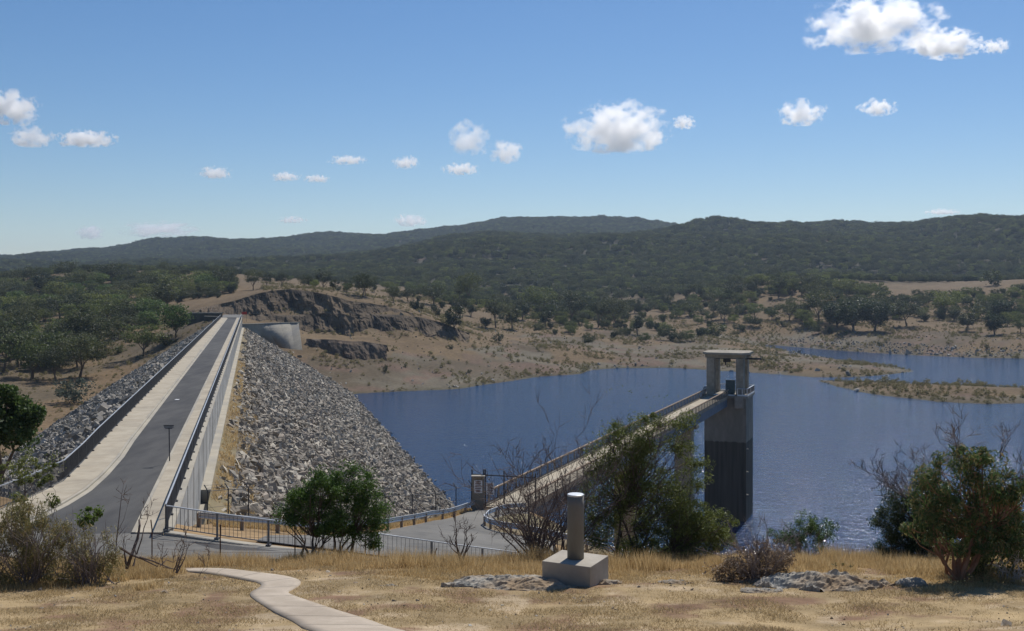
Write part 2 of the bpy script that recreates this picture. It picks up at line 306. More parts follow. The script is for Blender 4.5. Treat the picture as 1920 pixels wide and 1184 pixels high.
def base_row(px, Y):
    px = np.clip(np.asarray(px, float), -500, 2300).ravel(); Y = np.asarray(Y, float).ravel()
    q = np.stack([px / 260.0, np.log(Y) * 4.0], 1); out = np.empty(len(q))
    for i in range(0, len(q), 20000):
        d = np.sqrt(((q[i:i + 20000, None, :] - _cp[None, :, :]) ** 2).sum(-1))
        out[i:i + 20000] = _ker(d) @ _wts[:_n] + _wts[_n] + q[i:i + 20000] @ _wts[_n + 1:]
    return out
def smooth_z(x, y):          # ground without the small noise
    x = np.atleast_1d(np.asarray(x, float)); y = np.atleast_1d(np.asarray(y, float)); yy = np.maximum(y, 19.0)
    z = -base_row(CXP + FPX * x / yy, yy) * yy / FPX
    near = np.interp(y, [-60, -5, 0, 4, 10, 19], [-1.7, -1.6, -1.65, -2.0, -3.9, Z_of(1192, 19)])
    return np.where(y < 19, near + (z - Z_of(1192, 19)) * np.clip(y / 19, 0, 1), z)
def dam_axis(y): return -0.2492 * y
SHORE = [(640,745),(670,738),(760,734),(860,730),(910,722),(960,714),(1020,706),(1085,702),(1110,694),(1160,691),(1250,690),(1340,695),(1420,700),(1520,708),(1590,708),(1640,705),(1690,700),(1712,696),(1690,690),(1640,682),(1560,673),(1500,663),(1450,653),(1425,648),(1440,646.5),(1480,650),(1560,657),(1620,661),(1720,667),(1820,671),(1920,673),(2100,678),(2600,690),(3600,700)]
def sh(px, row): Y = -W * FPX / (row - HOR); return (X_of(px, Y), Y)
LAND1 = [(-4000.0, 335.0)] + [sh(*p) for p in SHORE] + [(9000.0, 450.0), (9000.0, 9000.0), (-4000.0, 9000.0)]
ISLE = [(1522,712),(1560,724),(1600,733),(1650,742),(1700,748),(1750,753),(1800,756),(1850,758),(1920,757),(2100,752),(2160,742),(2100,732),(1920,727),(1860,725),(1800,722),(1720,720),(1650,717),(1590,716),(1545,713)]
LAND2 = [sh(*p) for p in ISLE]
def poly_sd(x, y, poly):
    inside = np.zeros(len(x), bool); best = np.full(len(x), 1e12); n = len(poly)
    for i in range(n):
        x1, y1 = poly[i]; x2, y2 = poly[(i + 1) % n]
        c = ((y1 > y) != (y2 > y)) & (x < (x2 - x1) * (y - y1) / ((y2 - y1) or 1e-9) + x1); inside ^= c
        dx, dy = x2 - x1, y2 - y1; t = np.clip(((x - x1) * dx + (y - y1) * dy) / (dx * dx + dy * dy + 1e-9), 0, 1)
        best = np.minimum(best, (x - x1 - t * dx) ** 2 + (y - y1 - t * dy) ** 2)
    return np.where(inside, 1, -1) * np.sqrt(best)
def ground_z(x, y, full=False):
    x = np.atleast_1d(np.asarray(x, float)); y = np.atleast_1d(np.asarray(y, float))
    z = smooth_z(x, y); r = np.maximum(y, 5)
    px = CXP + FPX * x / np.maximum(y, 19)
    amp = np.interp(r, [5, 33, 60, 120, 300, 600, 1200, 2000, 4000], [0.10, 0.10, 0.10, 0.5, 0.9, 1.6, 9, 22, 24])
    wl = np.interp(r, [5, 33, 120, 400, 1200, 3000], [2.5, 3, 9, 22, 120, 260])
    lv = np.log(r); nz = 0
    n1 = fbm(x / 2.5, y / 2.5, 4) * 0.10 * np.where(y < 30, .4, 1); n2 = fbm(x / 10 + 9, y / 10, 4) * 0.7; n3 = fbm(x / 28 + 3, y / 28 + 8, 5) * 1.7; n4 = fbm(x / 190 + 5, y / 190, 5) * 26
    w1 = np.interp(r, [30, 36, 80, 5000], [1, .2, .5, 1]); w2 = np.interp(r, [36, 85, 140, 1e4], [0, 0, 1, 1]); w3 = np.interp(r, [200, 420, 1e4], [0, 1, 1]); w4 = np.interp(r, [800, 1500, 1e4], [0, 1, 1])
    z = z + n1 * w1 + n2 * w2 + n3 * w3 + n4 * w4
    reg = (y > 300) & (x > -3 + dam_axis(y)) & (y < 1200); sd = np.full(len(x), 999.0)
    if reg.any():
        xs, ys = x[reg], y[reg]; wob = fbm(xs / 14, ys / 14, 4) * 1.8
        a = poly_sd(xs, ys, LAND1) + wob; b = poly_sd(xs, ys, LAND2) + wob
        s = np.maximum(a, b); zz = z[reg]
        cap = np.where(b > a, W + np.minimum(0.10 * np.maximum(b, 0), 1.6), W + 0.13 * np.maximum(a, 0) + 0.0014 * np.maximum(a, 0) ** 2)
        lo = W + np.minimum(0.08 * np.maximum(s, 0), 3.5)
        zz = np.where(s > 0, np.maximum(np.minimum(zz, cap), lo), W + np.maximum(0.12 * s, -6) )
        z[reg] = zz; sd[reg] = s
    # keep the natural ground under the crest and its slopes
    x0 = x - dam_axis(y); inb = (y > 60) & (y < 352) & (x0 > -60) & (x0 < 45)
    under = np.where(x0 < -11, -11.6 + (x0 + 11) / 1.7, np.where(x0 > -2.9, -14.8 - (x0 + 2.9) / 1.64, -13.5)) - 1.2
    z = np.where((y > 66) & (y < 345) & (x0 > -12) & (x0 < 1.5), np.minimum(z, under), z)
    z = np.where((y > 50) & (y <= 66) & (x0 > -9) & (x0 < -3.0), np.minimum(z, -14.0), z)
    return (z, sd) if full else z
PATHM = []
def gpt(x, y): return float(ground_z(x, y)[0])
def ghit(px, row, y0, y1, n=400):
    """first depth at which the ground is seen at this column and row"""
    Y = np.exp(np.linspace(math.log(y0), math.log(y1), n)); z = ground_z(X_of(px, Y), Y); rr = HOR - FPX * z / Y
    k = np.argmax(rr <= row)
    if rr[k] > row: k = n - 1
    y = Y[k]
    return (X_of(px, y), float(y), float(z[k]))
def terrain():
    t = np.linspace(-1.0, 1.0, 560); t = t * (0.62 + 0.38 * t * t)  # denser ahead
    Ys = np.concatenate([np.linspace(-40, 17, 16), np.exp(np.linspace(math.log(18), math.log(34), 110)), np.exp(np.linspace(math.log(34), math.log(430), 210))[1:], np.exp(np.linspace(math.log(430), math.log(520), 40))[1:], np.exp(np.linspace(math.log(520), math.log(6500), 190))[1:]])
    T, YY = np.meshgrid(t, Ys); XX = T * (np.maximum(YY, 0) * 1.0 + 16); x = XX.ravel(); y = YY.ravel()
    z, sd = ground_z(x, y, True)
    n, m = YY.shape; i = np.arange(n - 1)[:, None] * m + np.arange(m - 1)[None, :]; i = i.ravel()
    F = np.stack([i, i + 1, i + m + 1, i + m], 1)
    # what the ground is made of, place by place
    px = CXP + FPX * x / np.maximum(y, 19)
    tan = np.array([0.27, 0.185, 0.10]); turf = np.array([0.30, 0.222, 0.122]); slope = np.array([0.118, 0.093, 0.06]); bed = np.array([0.105, 0.083, 0.055]); mud = np.array([0.135, 0.117, 0.085])
    forest = np.array([0.062, 0.058, 0.04]); wet = np.array([0.065, 0.062, 0.035]); pink = np.array([0.14, 0.098, 0.072]); tan2 = np.array([0.15, 0.108, 0.063])
    def lerp(a, b, k): return a + (b - a) * np.clip(k, 0, 1)[:, None]
    c = np.repeat(tan[None], len(x), 0)
    c = lerp(c, turf[None], (29 - y) / 2)
    c = lerp(c, slope[None], (y - 90) / 60)
    ns = fbm(x / 33, y / 33, 5); nb = fbm(x / 60 + 4, y / 22, 5); nl = fbm(x / 9, y / 9, 4)
    c = lerp(c, np.array([0.16, 0.113, 0.066])[None], (ns + 0.05) * 5 * (y > 140))
    on = (y > 300) & (sd < 900)
    c = lerp(c, bed[None], on * 1.0)
    c = lerp(c, mud[None], on * (nb + 0.1) * 5)
    c = lerp(c, tan2[None], on * (ns - 0.02) * 6 * (sd > 12))
    c = lerp(c, pink[None], on * (nl - 0.1) * 4)
    c = lerp(c, tan2[None], (z > W + 9) * (y > 380) * (y < 1000) * 0.8); c = lerp(c, tan2[None] * .85, (px > 1480) * (y > 330) * (y < 430) * (sd < 60) * (sd > 0) * .8)
    c = lerp(c, wet[None], on * np.clip(1 - np.abs(sd - 1) / 4.5, 0, 1) * 0.75)
    c = lerp(c, forest[None], (y - 860 + ns * 200) / 200)
    c = lerp(c, pink[None] * 0.8, (y > 1000) * (nl + nb - 0.5) * 5)
    c *= (1 + 0.25 * fbm(x / 5 + 2, y / 5, 3))[:, None]; nf = fbm(x / 1.1, y / 1.1, 5); c = lerp(c, np.array([0.20, 0.125, 0.08])[None], (y < 33) * (nf - .08) * 3.5); c = lerp(c, np.array([0.40, 0.31, 0.20])[None], (y < 33) * (fbm(x / .8 + 7, y / .8, 4) - .12) * 3.5)
    o = npmesh('ground', np.stack([x, y, z], 1), F, M['ground'], smooth=True, colattr=c)
    tag(o, kind='structure', label='dry grassy hillside and reservoir banks')
terrain()
# water: right of the dam axis only
wv = [(dam_axis(40) - 2, 40, W), (2500, 40, W), (6000, 1200, W), (dam_axis(430) + 40, 1200, W), (dam_axis(352) - 2, 352, W)]
me = bpy.data.meshes.new('water'); me.from_pydata(wv, [], [(0, 1, 2, 3, 4)]); wo = bpy.data.objects.new('water', me); col.objects.link(wo); me.materials.append(M['water'])
tag(wo, 'blue rippled reservoir water', kind='structure')

# ------------------------------------------------------------------ the dam
ZC = -11.1
def axis_pts(x0, y0, y1, n, z): return [(x0 + dam_axis(y), y, z) for y in np.linspace(y0, y1, n)]
def left_kerb_x(y): return float(np.interp(y, [30, 40, 53.2, 56.7, 61.5, 68, 75], [-23.0, -23.0, -23.1, -23.4, -24.3, -8.97 - .2492 * 68 + 0.12, -8.97 - .2492 * 75])) if y < 75 else -8.97 + dam_axis(y)
def left_rail_x(y): return float(np.interp(y, [30, 51, 55, 59, 65.4, 72, 80], [-25.3, -25.3, -25.2, -25.4, -26.95, -10.75 - .2492 * 72, -10.75 - .2492 * 80])) if y < 80 else -10.75 + dam_axis(y)
YS = list(np.linspace(34, 80, 47)) + list(np.linspace(84, 366, 72))
def loft(name, A, B, m, parent=None, thick=0.0, nv=1):
    n = len(A); V = []; F = []
    for i in range(n):
        for j in range(nv + 1):
            k = j / nv; V.append(tuple(A[i][q] * (1 - k) + B[i][q] * k for q in range(3)))
    w = nv + 1
    for i in range(n - 1):
        for j in range(nv): F.append((i * w + j, i * w + j + 1, (i + 1) * w + j + 1, (i + 1) * w + j))
    mb = MB().add(V, F)
    if thick:
        for E in (A, B):
            mb.add([p for a in E for p in (tuple(a), (a[0], a[1], a[2] - thick))], [(2 * i, 2 * i + 1, 2 * i + 3, 2 * i + 2) for i in range(n - 1)])
        for i in (0, n - 1):
            a, b = A[i], B[i]; mb.add([a, b, (b[0], b[1], b[2] - thick), (a[0], a[1], a[2] - thick)], [(0, 1, 2, 3)])
    return mb.build(name, m, parent)
def crest():
    d = empty('dam_embankment', (dam_axis(200) - 7, 200, -14), label='long rockfill dam embankment with a straight crest across the valley', cat='dam')
    inv = Vector(d.location)
    def put(o): o.parent = d; o.location = -inv; return o
    # rock fill slopes
    n = 120; m_ = 40; ys = np.linspace(50, 356, n); V = []
    for side in (0, 1):
        V = []
        for y in ys:
            for j in range(m_):
                k = j / (m_ - 1)
                if side: x0 = -2.95 + k * 46; z = -14.45 - (k * 46) / 1.64; x = x0 + dam_axis(y)
                else: x = left_rail_x(y) - 0.3 - k * 52; z = ZC - 0.25 - k * 52 / 1.7
                V.append((x, y, z + (0.25 * float(vnoise(np.array([x / 3]), np.array([y / 3]))[0]) if j else 0)))
        F = [(i * m_ + j, i * m_ + j + 1, (i + 1) * m_ + j + 1, (i + 1) * m_ + j) for i in range(n - 1) for j in range(m_ - 1)]
        o = npmesh('rock_slope', V, F, M['fill'], smooth=True); put(o)
        if side: o['label'] = 'upstream slope below the grey wall'
    # body under the crest
    A = [(left_rail_x(y) - 0.32, y, ZC - 0.24) for y in YS]; B = [(-3.7 + dam_axis(y), y, ZC - 0.24) for y in YS]
    put(loft('crest_fill', A, B, M['fill'], thick=1.0, nv=2))
    # wave wall with a coping, and the ledge at its foot
    yw = list(np.linspace(47.2, 360, 100))
    w = MB().sweep([(-3.64 + dam_axis(y), y, ZC) for y in yw], [(0.0, -4.4), (-0.3, -4.4), (-0.3, -0.02), (0.0, -0.02)]); put(w.build('wave_wall', M['concrete_wall']))
    w = MB().sweep([(-3.66 + dam_axis(y), y, ZC) for y in yw], [(0.05, -0.02), (0.05, 0.06), (-0.38, 0.06), (-0.38, -0.02)]); put(w.build('coping', M['concrete']))
    jp = None
    for y in np.arange(52, 358, 6.0):
        if jp is None: jp = MB().box((0, 0, 0), (0.03, 0.04, 3.3), math.atan(0.2492)).build('wall_joint', M['concrete_old']); o = jp
        else: o = jp.copy(); col.objects.link(o)
        o.parent = d; o.location = Vector((-3.63 + dam_axis(y), y, ZC - 1.75)) - Vector(d.location)
    yl = list(np.linspace(72.8, 350, 60))
    w = MB().sweep([(-2.94 + dam_axis(y), y, -14.3) for y in yl], [(0.0, -0.9), (-0.72, -0.9), (-0.72, 0), (0, 0)]); put(w.build('ledge', M['concrete']))
    w = MB().sweep([(-2.9 + dam_axis(y), y, -15.2) for y in np.linspace(56, 72.6, 8)], [(0.0, -0.9), (-0.72, -0.9), (-0.72, 0), (0, 0)]); put(w.build('ledge', M['concrete']))
    # earth strip beside the ledge
    A = [(-2.96 + dam_axis(y), y, -14.42) for y in np.linspace(60, 350, 80)]; B = [(-1.5 + dam_axis(y), y, -15.08) for y in np.linspace(60, 350, 80)]
    put(loft('earth_strip', A, B, M['dirt'], nv=3))
crest()
# road and paths on the crest
YR = [y for y in YS if y > 36]
o = loft('crest_road', [(left_kerb_x(y) + 0.42, y, ZC - 0.14) for y in YR], [(-5.43 + dam_axis(max(y, 46.9)) + (0 if y > 46.9 else (46.9 - y) * 2.5), y, ZC - 0.14) for y in YR], M['asphalt'], nv=3)
tag(o, 'dark asphalt road along the dam crest', kind='structure')
o = loft('crest_kerb', [(left_kerb_x(y) - 0.02, y, ZC - 0.02) for y in YR], [(left_kerb_x(y) + 0.16, y, ZC - 0.02) for y in YR], M['concrete'], thick=0.14)
tag(o, 'left kerb of the crest road', kind='structure')
o = loft('gutter', [(left_kerb_x(y) + 0.16, y, ZC - 0.115) for y in YR], [(left_kerb_x(y) + 0.44, y, ZC - 0.13) for y in YR], M['concrete'], thick=0.02)
tag(o, 'concrete gutter of the crest road', kind='structure')
o = loft('footpath', [(left_rail_x(y) - 0.15, y, ZC) for y in YR], [(left_kerb_x(y) - 0.02, y, ZC) for y in YR], M['concrete_pale'], thick=0.3)
tag(o, 'pale concrete footpath on the left of the crest', kind='structure')
yr2 = [y for y in np.linspace(46.7, 366, 90)]
o = loft('footpath', [(-5.27 + dam_axis(y), y, ZC) for y in yr2], [(-4.03 + dam_axis(y), y, ZC) for y in yr2], M['concrete_pale'], thick=0.3)
tag(o, 'pale concrete footpath on the right of the crest', kind='structure')
o = loft('crest_kerb', [(-5.45 + dam_axis(y), y, ZC + .012) for y in yr2], [(-5.275 + dam_axis(y), y, ZC + .012) for y in yr2], M['concrete'], thick=0.16)
tag(o, 'right kerb of the crest road', kind='structure')
jm = MB()
for y in np.arange(50, 350, 3.0):
    a = (-5.26 + dam_axis(y), y - 0.0, ZC + 0.004); b = (-4.04 + dam_axis(y), y + 0.3, ZC + 0.004)
    jm.add([a, b, (b[0], b[1] + .03, b[2]), (a[0], a[1] + .03, a[2])], [(0, 1, 2, 3)])
    a = (left_rail_x(y) - 0.1, y - 0.2, ZC + 0.004); b = (left_kerb_x(y) - 0.04, y + 0.2, ZC + 0.004)
    jm.add([a, b, (b[0], b[1] + .03, b[2]), (a[0], a[1] + .03, a[2])], [(0, 1, 2, 3)])
tag(jm.build('footpath_joints', M['concrete_old']), 'thin joints across the crest footpaths', kind='structure')

# ------------------------------------------------------------------ railings
def railing(name, path, h, label, cat='railing', post_gap=3.0, bal_gap=0.13, bal=0.02, m=None, mtop=None, low=0.12, base=None, group=None, plate=True, toph=0.05, topw=0.06, feet=True, maxposts=100):
    m = m or M['steel_dark']; mtop = mtop or M['galv']; P_ = [Vector(p) for p in path]
    seg = [(P_[i + 1] - P_[i]).length for i in range(len(P_) - 1)]; cum = np.concatenate([[0], np.cumsum(seg)]); L = cum[-1]
    arr = np.array([tuple(p) for p in P_])
    def at(s): return np.array([np.interp(s, cum, arr[:, q]) for q in range(3)])
    root = empty(name, tuple(at(L / 2)), label=label, cat=cat, group=group); inv = -Vector(root.location)
    def put(o): o.parent = root; o.location = inv; return o
    ns = max(2, int(L / 1.5) + 1); samp = sorted(set(list(np.linspace(0, L, ns)) + list(cum))); pts = [tuple(at(s)) for s in samp]
    put(MB().sweep(pts, [(-topw / 2, h - toph), (topw / 2, h - toph), (topw / 2, h), (-topw / 2, h)]).build('top_rail', mtop))
    put(MB().sweep(pts, [(-.02, low), (.02, low), (.02, low + .04), (-.02, low + .04)]).build('bottom_rail', m))
    npst = min(maxposts, int(round(L / post_gap)) + 1); proto = None
    for s in np.linspace(0.05, L - 0.05, npst):
        p = at(s); q = at(min(s + .1, L)); a = math.atan2(q[1] - p[1], q[0] - p[0])
        if proto is None:
            proto = MB().box((0, 0, (h - toph) / 2), (0.075, 0.06, h - toph - 0.002)); 
            if feet: proto.box((0, 0, 0.03), (0.2, 0.2, 0.06))
            proto = proto.build('post', m); o = proto
        else:
            o = proto.copy(); col.objects.link(o)
        o.parent = root; o.location = Vector(tuple(p)) + inv; o.rotation_euler = (0, 0, a)
    k = int(L / bal_gap); ss = (np.arange(k) + .5) * L / k; V = np.zeros((k, 8, 3)); c = np.stack([np.interp(ss, cum, arr[:, q]) for q in range(3)], 1)
    b2 = bal / 2; cor = np.array([(-b2, -b2), (b2, -b2), (b2, b2), (-b2, b2)])
    V[:, :4, :2] = c[:, None, :2] + cor; V[:, 4:, :2] = c[:, None, :2] + cor; V[:, :4, 2] = c[:, None, 2] + low + .03; V[:, 4:, 2] = c[:, None, 2] + h - toph - .003
    f = np.array([(0, 1, 5, 4), (1, 2, 6, 5), (2, 3, 7, 6), (3, 0, 4, 7)]); F = (np.arange(k)[:, None, None] * 8 + f[None]).reshape(-1, 4)
    put(npmesh('balusters', V.reshape(-1, 3), F, m))
    return root
lp = [(left_rail_x(y), y, ZC) for y in YS if 40 < y < 352]
railing('railing', lp, 1.2, 'long steel railing along the left edge of the dam crest, curving at its near end', post_gap=3.2, bal_gap=0.14)
rp = [(-3.92 + dam_axis(y), y, ZC + .06) for y in np.linspace(46.8, 352, 60)]
railing('railing', rp, 1.2, 'long steel railing on the wave wall along the right edge of the dam crest', post_gap=3.2, bal_gap=0.14)
# near ramp railing
ramp = [P(312, 996, 46.7), P(430, 1014, 46), P(560, 1031, 45.3), P(660, 1043, 45.6), P(750, 1055, 46), P(850, 1068, 47), P(960, 1081, 48), P(1080, 1098, 49.5)]
railing('railing', ramp, 1.16, 'steel railing running down to the right beside the access road from the dam corner', post_gap=2.55, bal_gap=0.2, bal=0.016, m=M['steel'], low=0.16)
rk = MB().sweep([(p[0], p[1], p[2] - 0.02) for p in ramp], [(-0.22, -0.4), (0.22, -0.4), (0.22, 0.0), (-0.22, 0.0)])
tag(rk.build('access_kerb', M['concrete']), 'pale kerb under the access road railing', kind='structure')

def drape(pts, dz):  # pts: (x,y) -> on the smooth ground
    z = smooth_z([p[0] for p in pts], [p[1] for p in pts]); return [(p[0], p[1], float(q) + dz) for p, q in zip(pts, z)]
def resamp(pts, n):
    a = np.array(pts, float); d = np.concatenate([[0], np.cumsum(np.hypot(*np.diff(a[:, :2], axis=0).T))]); s = np.linspace(0, d[-1], n)
    return [tuple(np.interp(s, d, a[:, q]) for q in range(a.shape[1])) for s in s]
def xy(px, Y): return (X_of(px, Y), Y)
def drape_loft(name, A, B, m, dz, n=60, nv=14):
    A = np.array(resamp(A, n)); B = np.array(resamp(B, n)); V = []
    for j in range(nv + 1):
        k = j / nv; V.append(A * (1 - k) + B * k)
    V = np.stack(V, 1).reshape(-1, 2); z = smooth_z(V[:, 0], V[:, 1]) + dz
    w = nv + 1; F = [(i * w + j, i * w + j + 1, (i + 1) * w + j + 1, (i + 1) * w + j) for i in range(n - 1) for j in range(nv)]
    return npmesh(name, np.column_stack([V, z]), F, m, smooth=True)
# access road between the hill and the ramp railing
A = [(p[0] , p[1] - .2) for p in ramp]; A = [(-24.5, 47.5), (-17.6, 46.9)] + A
B = [xy(-60, 42), xy(60, 41.5), xy(200, 41.0), xy(300, 41.2), xy(400, 41.2), xy(560, 40.2), xy(750, 40.5), xy(850, 41.0), xy(960, 42.0), xy(1080, 43.5)]
tag(drape_loft('access_road', A, B, M['asphalt_old'], 0.07), 'weathered asphalt access road below the hill', kind='structure')
A = [xy(500, 50), xy(600, 55.5), xy(725, 61.5), xy(800, 68.5), xy(880, 76.5), xy(990, 79.5)]
B = [xy(480, 47.2), xy(600, 46.5), xy(750, 47), xy(850, 48), xy(960, 49), xy(1080, 51)]
tag(drape_loft('turning_area', A, B, M['asphalt_old'], 0.08, n=80, nv=24), 'lower asphalt turning area in front of the bridge gate', kind='structure')
drape_b = [xy(1000, 62), xy(1200, 62)]
# grassy island inside the curved guard rail
isl = [xy(905, 69.5), xy(915, 66.5), xy(940, 64.5), xy(1000, 63), xy(1080, 62.5), xy(1160, 62.8), xy(1160, 72), xy(1060, 76), xy(990, 77), xy(950, 75), xy(918, 72)]
cx = sum(p[0] for p in isl) / len(isl); cy = sum(p[1] for p in isl) / len(isl); V = []; F = []
NI = 48; rim = resamp(isl + [isl[0]], NI + 1)[:NI]
for k in range(9):
    f = k / 8
    for p in rim: V.append((cx + (p[0] - cx) * f, cy + (p[1] - cy) * f))
V = np.array(V); z = smooth_z(V[:, 0], V[:, 1]) + 0.22; z[-NI:] -= 0.2
F = [(k * NI + i, k * NI + (i + 1) % NI, (k + 1) * NI + (i + 1) % NI, (k + 1) * NI + i) for k in range(8) for i in range(NI)]
tag(npmesh('traffic_island', np.column_stack([V, z]), F, M['dirt'], smooth=True), 'dry earth island inside the curved guard rail', kind='structure')

def guardrail(path, label, gap=2.4):
    pts = resamp(path, max(12, int(len(path) * 6))); z = smooth_z([p[0] for p in pts], [p[1] for p in pts]); pts = [(p[0], p[1], float(q)) for p, q in zip(pts, z)]
    root = empty('guard_rail', pts[len(pts) // 2], label=label, cat='guard rail'); inv = -Vector(root.location)
    prof = [(0.0, .42), (0.05, .46), (0.05, .50), (0.0, .55), (0.0, .57), (0.05, .62), (0.05, .66), (0.0, .72), (-.02, .72), (.03, .64), (-.02, .57), (-.02, .55), (.03, .48), (-.02, .42)]
    o = MB().sweep(pts, prof).build('rail_beam', M['galv'], root); o.location = inv
    o = MB().sweep(pts, [(0.0, .72), (.07, .72), (.07, .745), (0.0, .745)]).build('top_lip', M['galv'], root); o.location = inv
    L = sum(math.dist(pts[i], pts[i + 1]) for i in range(len(pts) - 1)); proto = None
    for i in np.linspace(0, len(pts) - 1, int(L / gap) + 1):
        p = pts[int(round(i))]
        if proto is None: proto = MB().box((0, 0, .3), (.16, .2, 0.75)).build('post', M['timber']); o = proto
        else: o = proto.copy(); col.objects.link(o)
        o.parent = root; o.location = Vector((p[0], p[1] + .12, p[2])) + inv
    return root
guardrail([xy(372, 50), xy(450, 51.5), xy(540, 54), xy(600, 56.2), xy(725, 62), xy(800, 69), xy(892, 78.3)][0:7], 'straight grey guard rail behind the railing, rising to the concrete gate panel')
guardrail([xy(1180, 62.3), xy(1060, 62.6), xy(1000, 63.2), xy(940, 64.8), xy(915, 66.8), xy(906, 69.2), xy(916, 72), xy(945, 75.2), xy(985, 78)], 'curved grey guard rail bent around the nose of the traffic island')

# ------------------------------------------------------------------ gate at the start of the bridge
def gate():
    ZG = smooth_z([X_of(895, 78)], [78])[0]
    s = 78.0 / FPX
    g = empty('security_gate', (X_of(940, 78.4), 78.4, ZG), label='metal gate frame with a solid panel and signs at the bridge entrance', cat='gate')
    inv = -Vector(g.location)
    def put(o): o.parent = g; o.location = inv; return o
    x0, x1 = X_of(885, 78), X_of(908, 78)
    put(MB().box(((x0 + x1) / 2, 78.2, ZG + 1.2), (x1 - x0, .25, 2.6)).build('gate_panel', M['concrete_old'], bevel=.02))
    put(MB().box(((x0 + x1) / 2, 78.05, ZG + 2.55), (x1 - x0 + .1, .5, .08)).build('panel_cap', M['concrete']))
    for px, h in ((885, 3.0), (907, 3.0), (910, 3.0), (945, 2.9), (1004, 2.7)):
        put(MB().box((X_of(px, 78.4), 78.4, ZG + h / 2), (.1, .1, h)).build('gate_post', M['steel_dark']))
    put(MB().tube([(X_of(885, 78.4), 78.4, ZG + 2.62), (X_of(1004, 78.4), 78.4, ZG + 2.35)], .05).build('cross_bar', M['steel_dark']))
    put(MB().tube([(X_of(910, 78.4), 78.4, ZG + .25), (X_of(1004, 78.4), 78.4, ZG + .15)], .03).build('cross_bar', M['steel_dark']))
    mesh = MB()
    for px in np.arange(912, 1003, 3.2): mesh.tube([(X_of(px, 78.4), 78.4, ZG + .2), (X_of(px, 78.4), 78.4, ZG + 2.35)], .009, 4, False)
    put(mesh.build('gate_mesh', M['steel']))
    for cxp, w, h, zc in ((896.5, .62, .95, 1.75), (919, .6, .9, 1.6)):
        x = X_of(cxp, 78); sg = MB().box((x, 78.02, ZG + zc), (w, .03, h)).build('sign_board', M['white']); put(sg)
        wr = MB(); rr = random.Random(3)
        for k in range(7):
            ww = w * rr.uniform(.55, .85); wr.box((x, 78.0, ZG + zc + h / 2 - .1 - k * h / 7.6), (ww, .012, h * (.07 if k else .09)))
        o = wr.build('sign_text', M['ink']); o.parent = sg
gate()
# ------------------------------------------------------------------ chain-link fence behind the guard rail
def fence():
    base = [P(389, 992, 60), P(428, 990, 61), P(466, 985, 62), P(540, 986, 63), P(640, 988, 65), P(722, 986, 67), P(773, 977, 70), P(817, 968, 73.5), P(855, 962, 77), P(884, 957, 79)]
    pts = [(x, y, gpt(x, y) - .05) for x, y, z in base]
    f = empty('wire_fence', pts[4], label='dark wire mesh fence with cranked posts between the guard rail and the rocks', cat='fence'); inv = -Vector(f.location)
    def put(o): o.parent = f; o.location = inv; return o
    for p in pts:
        put(MB().tube([p, (p[0], p[1], p[2] + 2.0), (p[0] - .22, p[1] + .1, p[2] + 2.3)], .035, 6).build('post', M['steel_dark']))
    w = MB()
    for h, r in ((1.95, .022), (1.0, .01), (.12, .015)):
        w.tube([(p[0], p[1], p[2] + h) for p in pts], r, 4, False)
    for h in (2.12, 2.28): w.tube([(p[0] - .2 * (h - 2) / .3, p[1], p[2] + h) for p in pts], .009, 4, False)
    put(w.build('wire', M['steel_dark']))
    V = []; F = []
    for i in range(len(pts) - 1):
        a, b = Vector(pts[i]), Vector(pts[i + 1]); L = (b - a).length; n = int(L / .22)
        for k in range(n):
            for sgn in (1, -1):
                s0 = k / n; s1 = min(1, max(0, s0 + sgn * 1.8 / L)); p = a.lerp(b, s0); q = a.lerp(b, s1); h1 = abs(s1 - s0) * L
                j = len(V); V += [(p.x, p.y, p.z + .12), (p.x + .008, p.y, p.z + .13), (q.x + .008, q.y, q.z + .13 + h1), (q.x, q.y, q.z + .12 + h1)]; F.append((j, j + 1, j + 2, j + 3))
    put(npmesh('wire_mesh', V, F, M['steel_dark']))
fence()
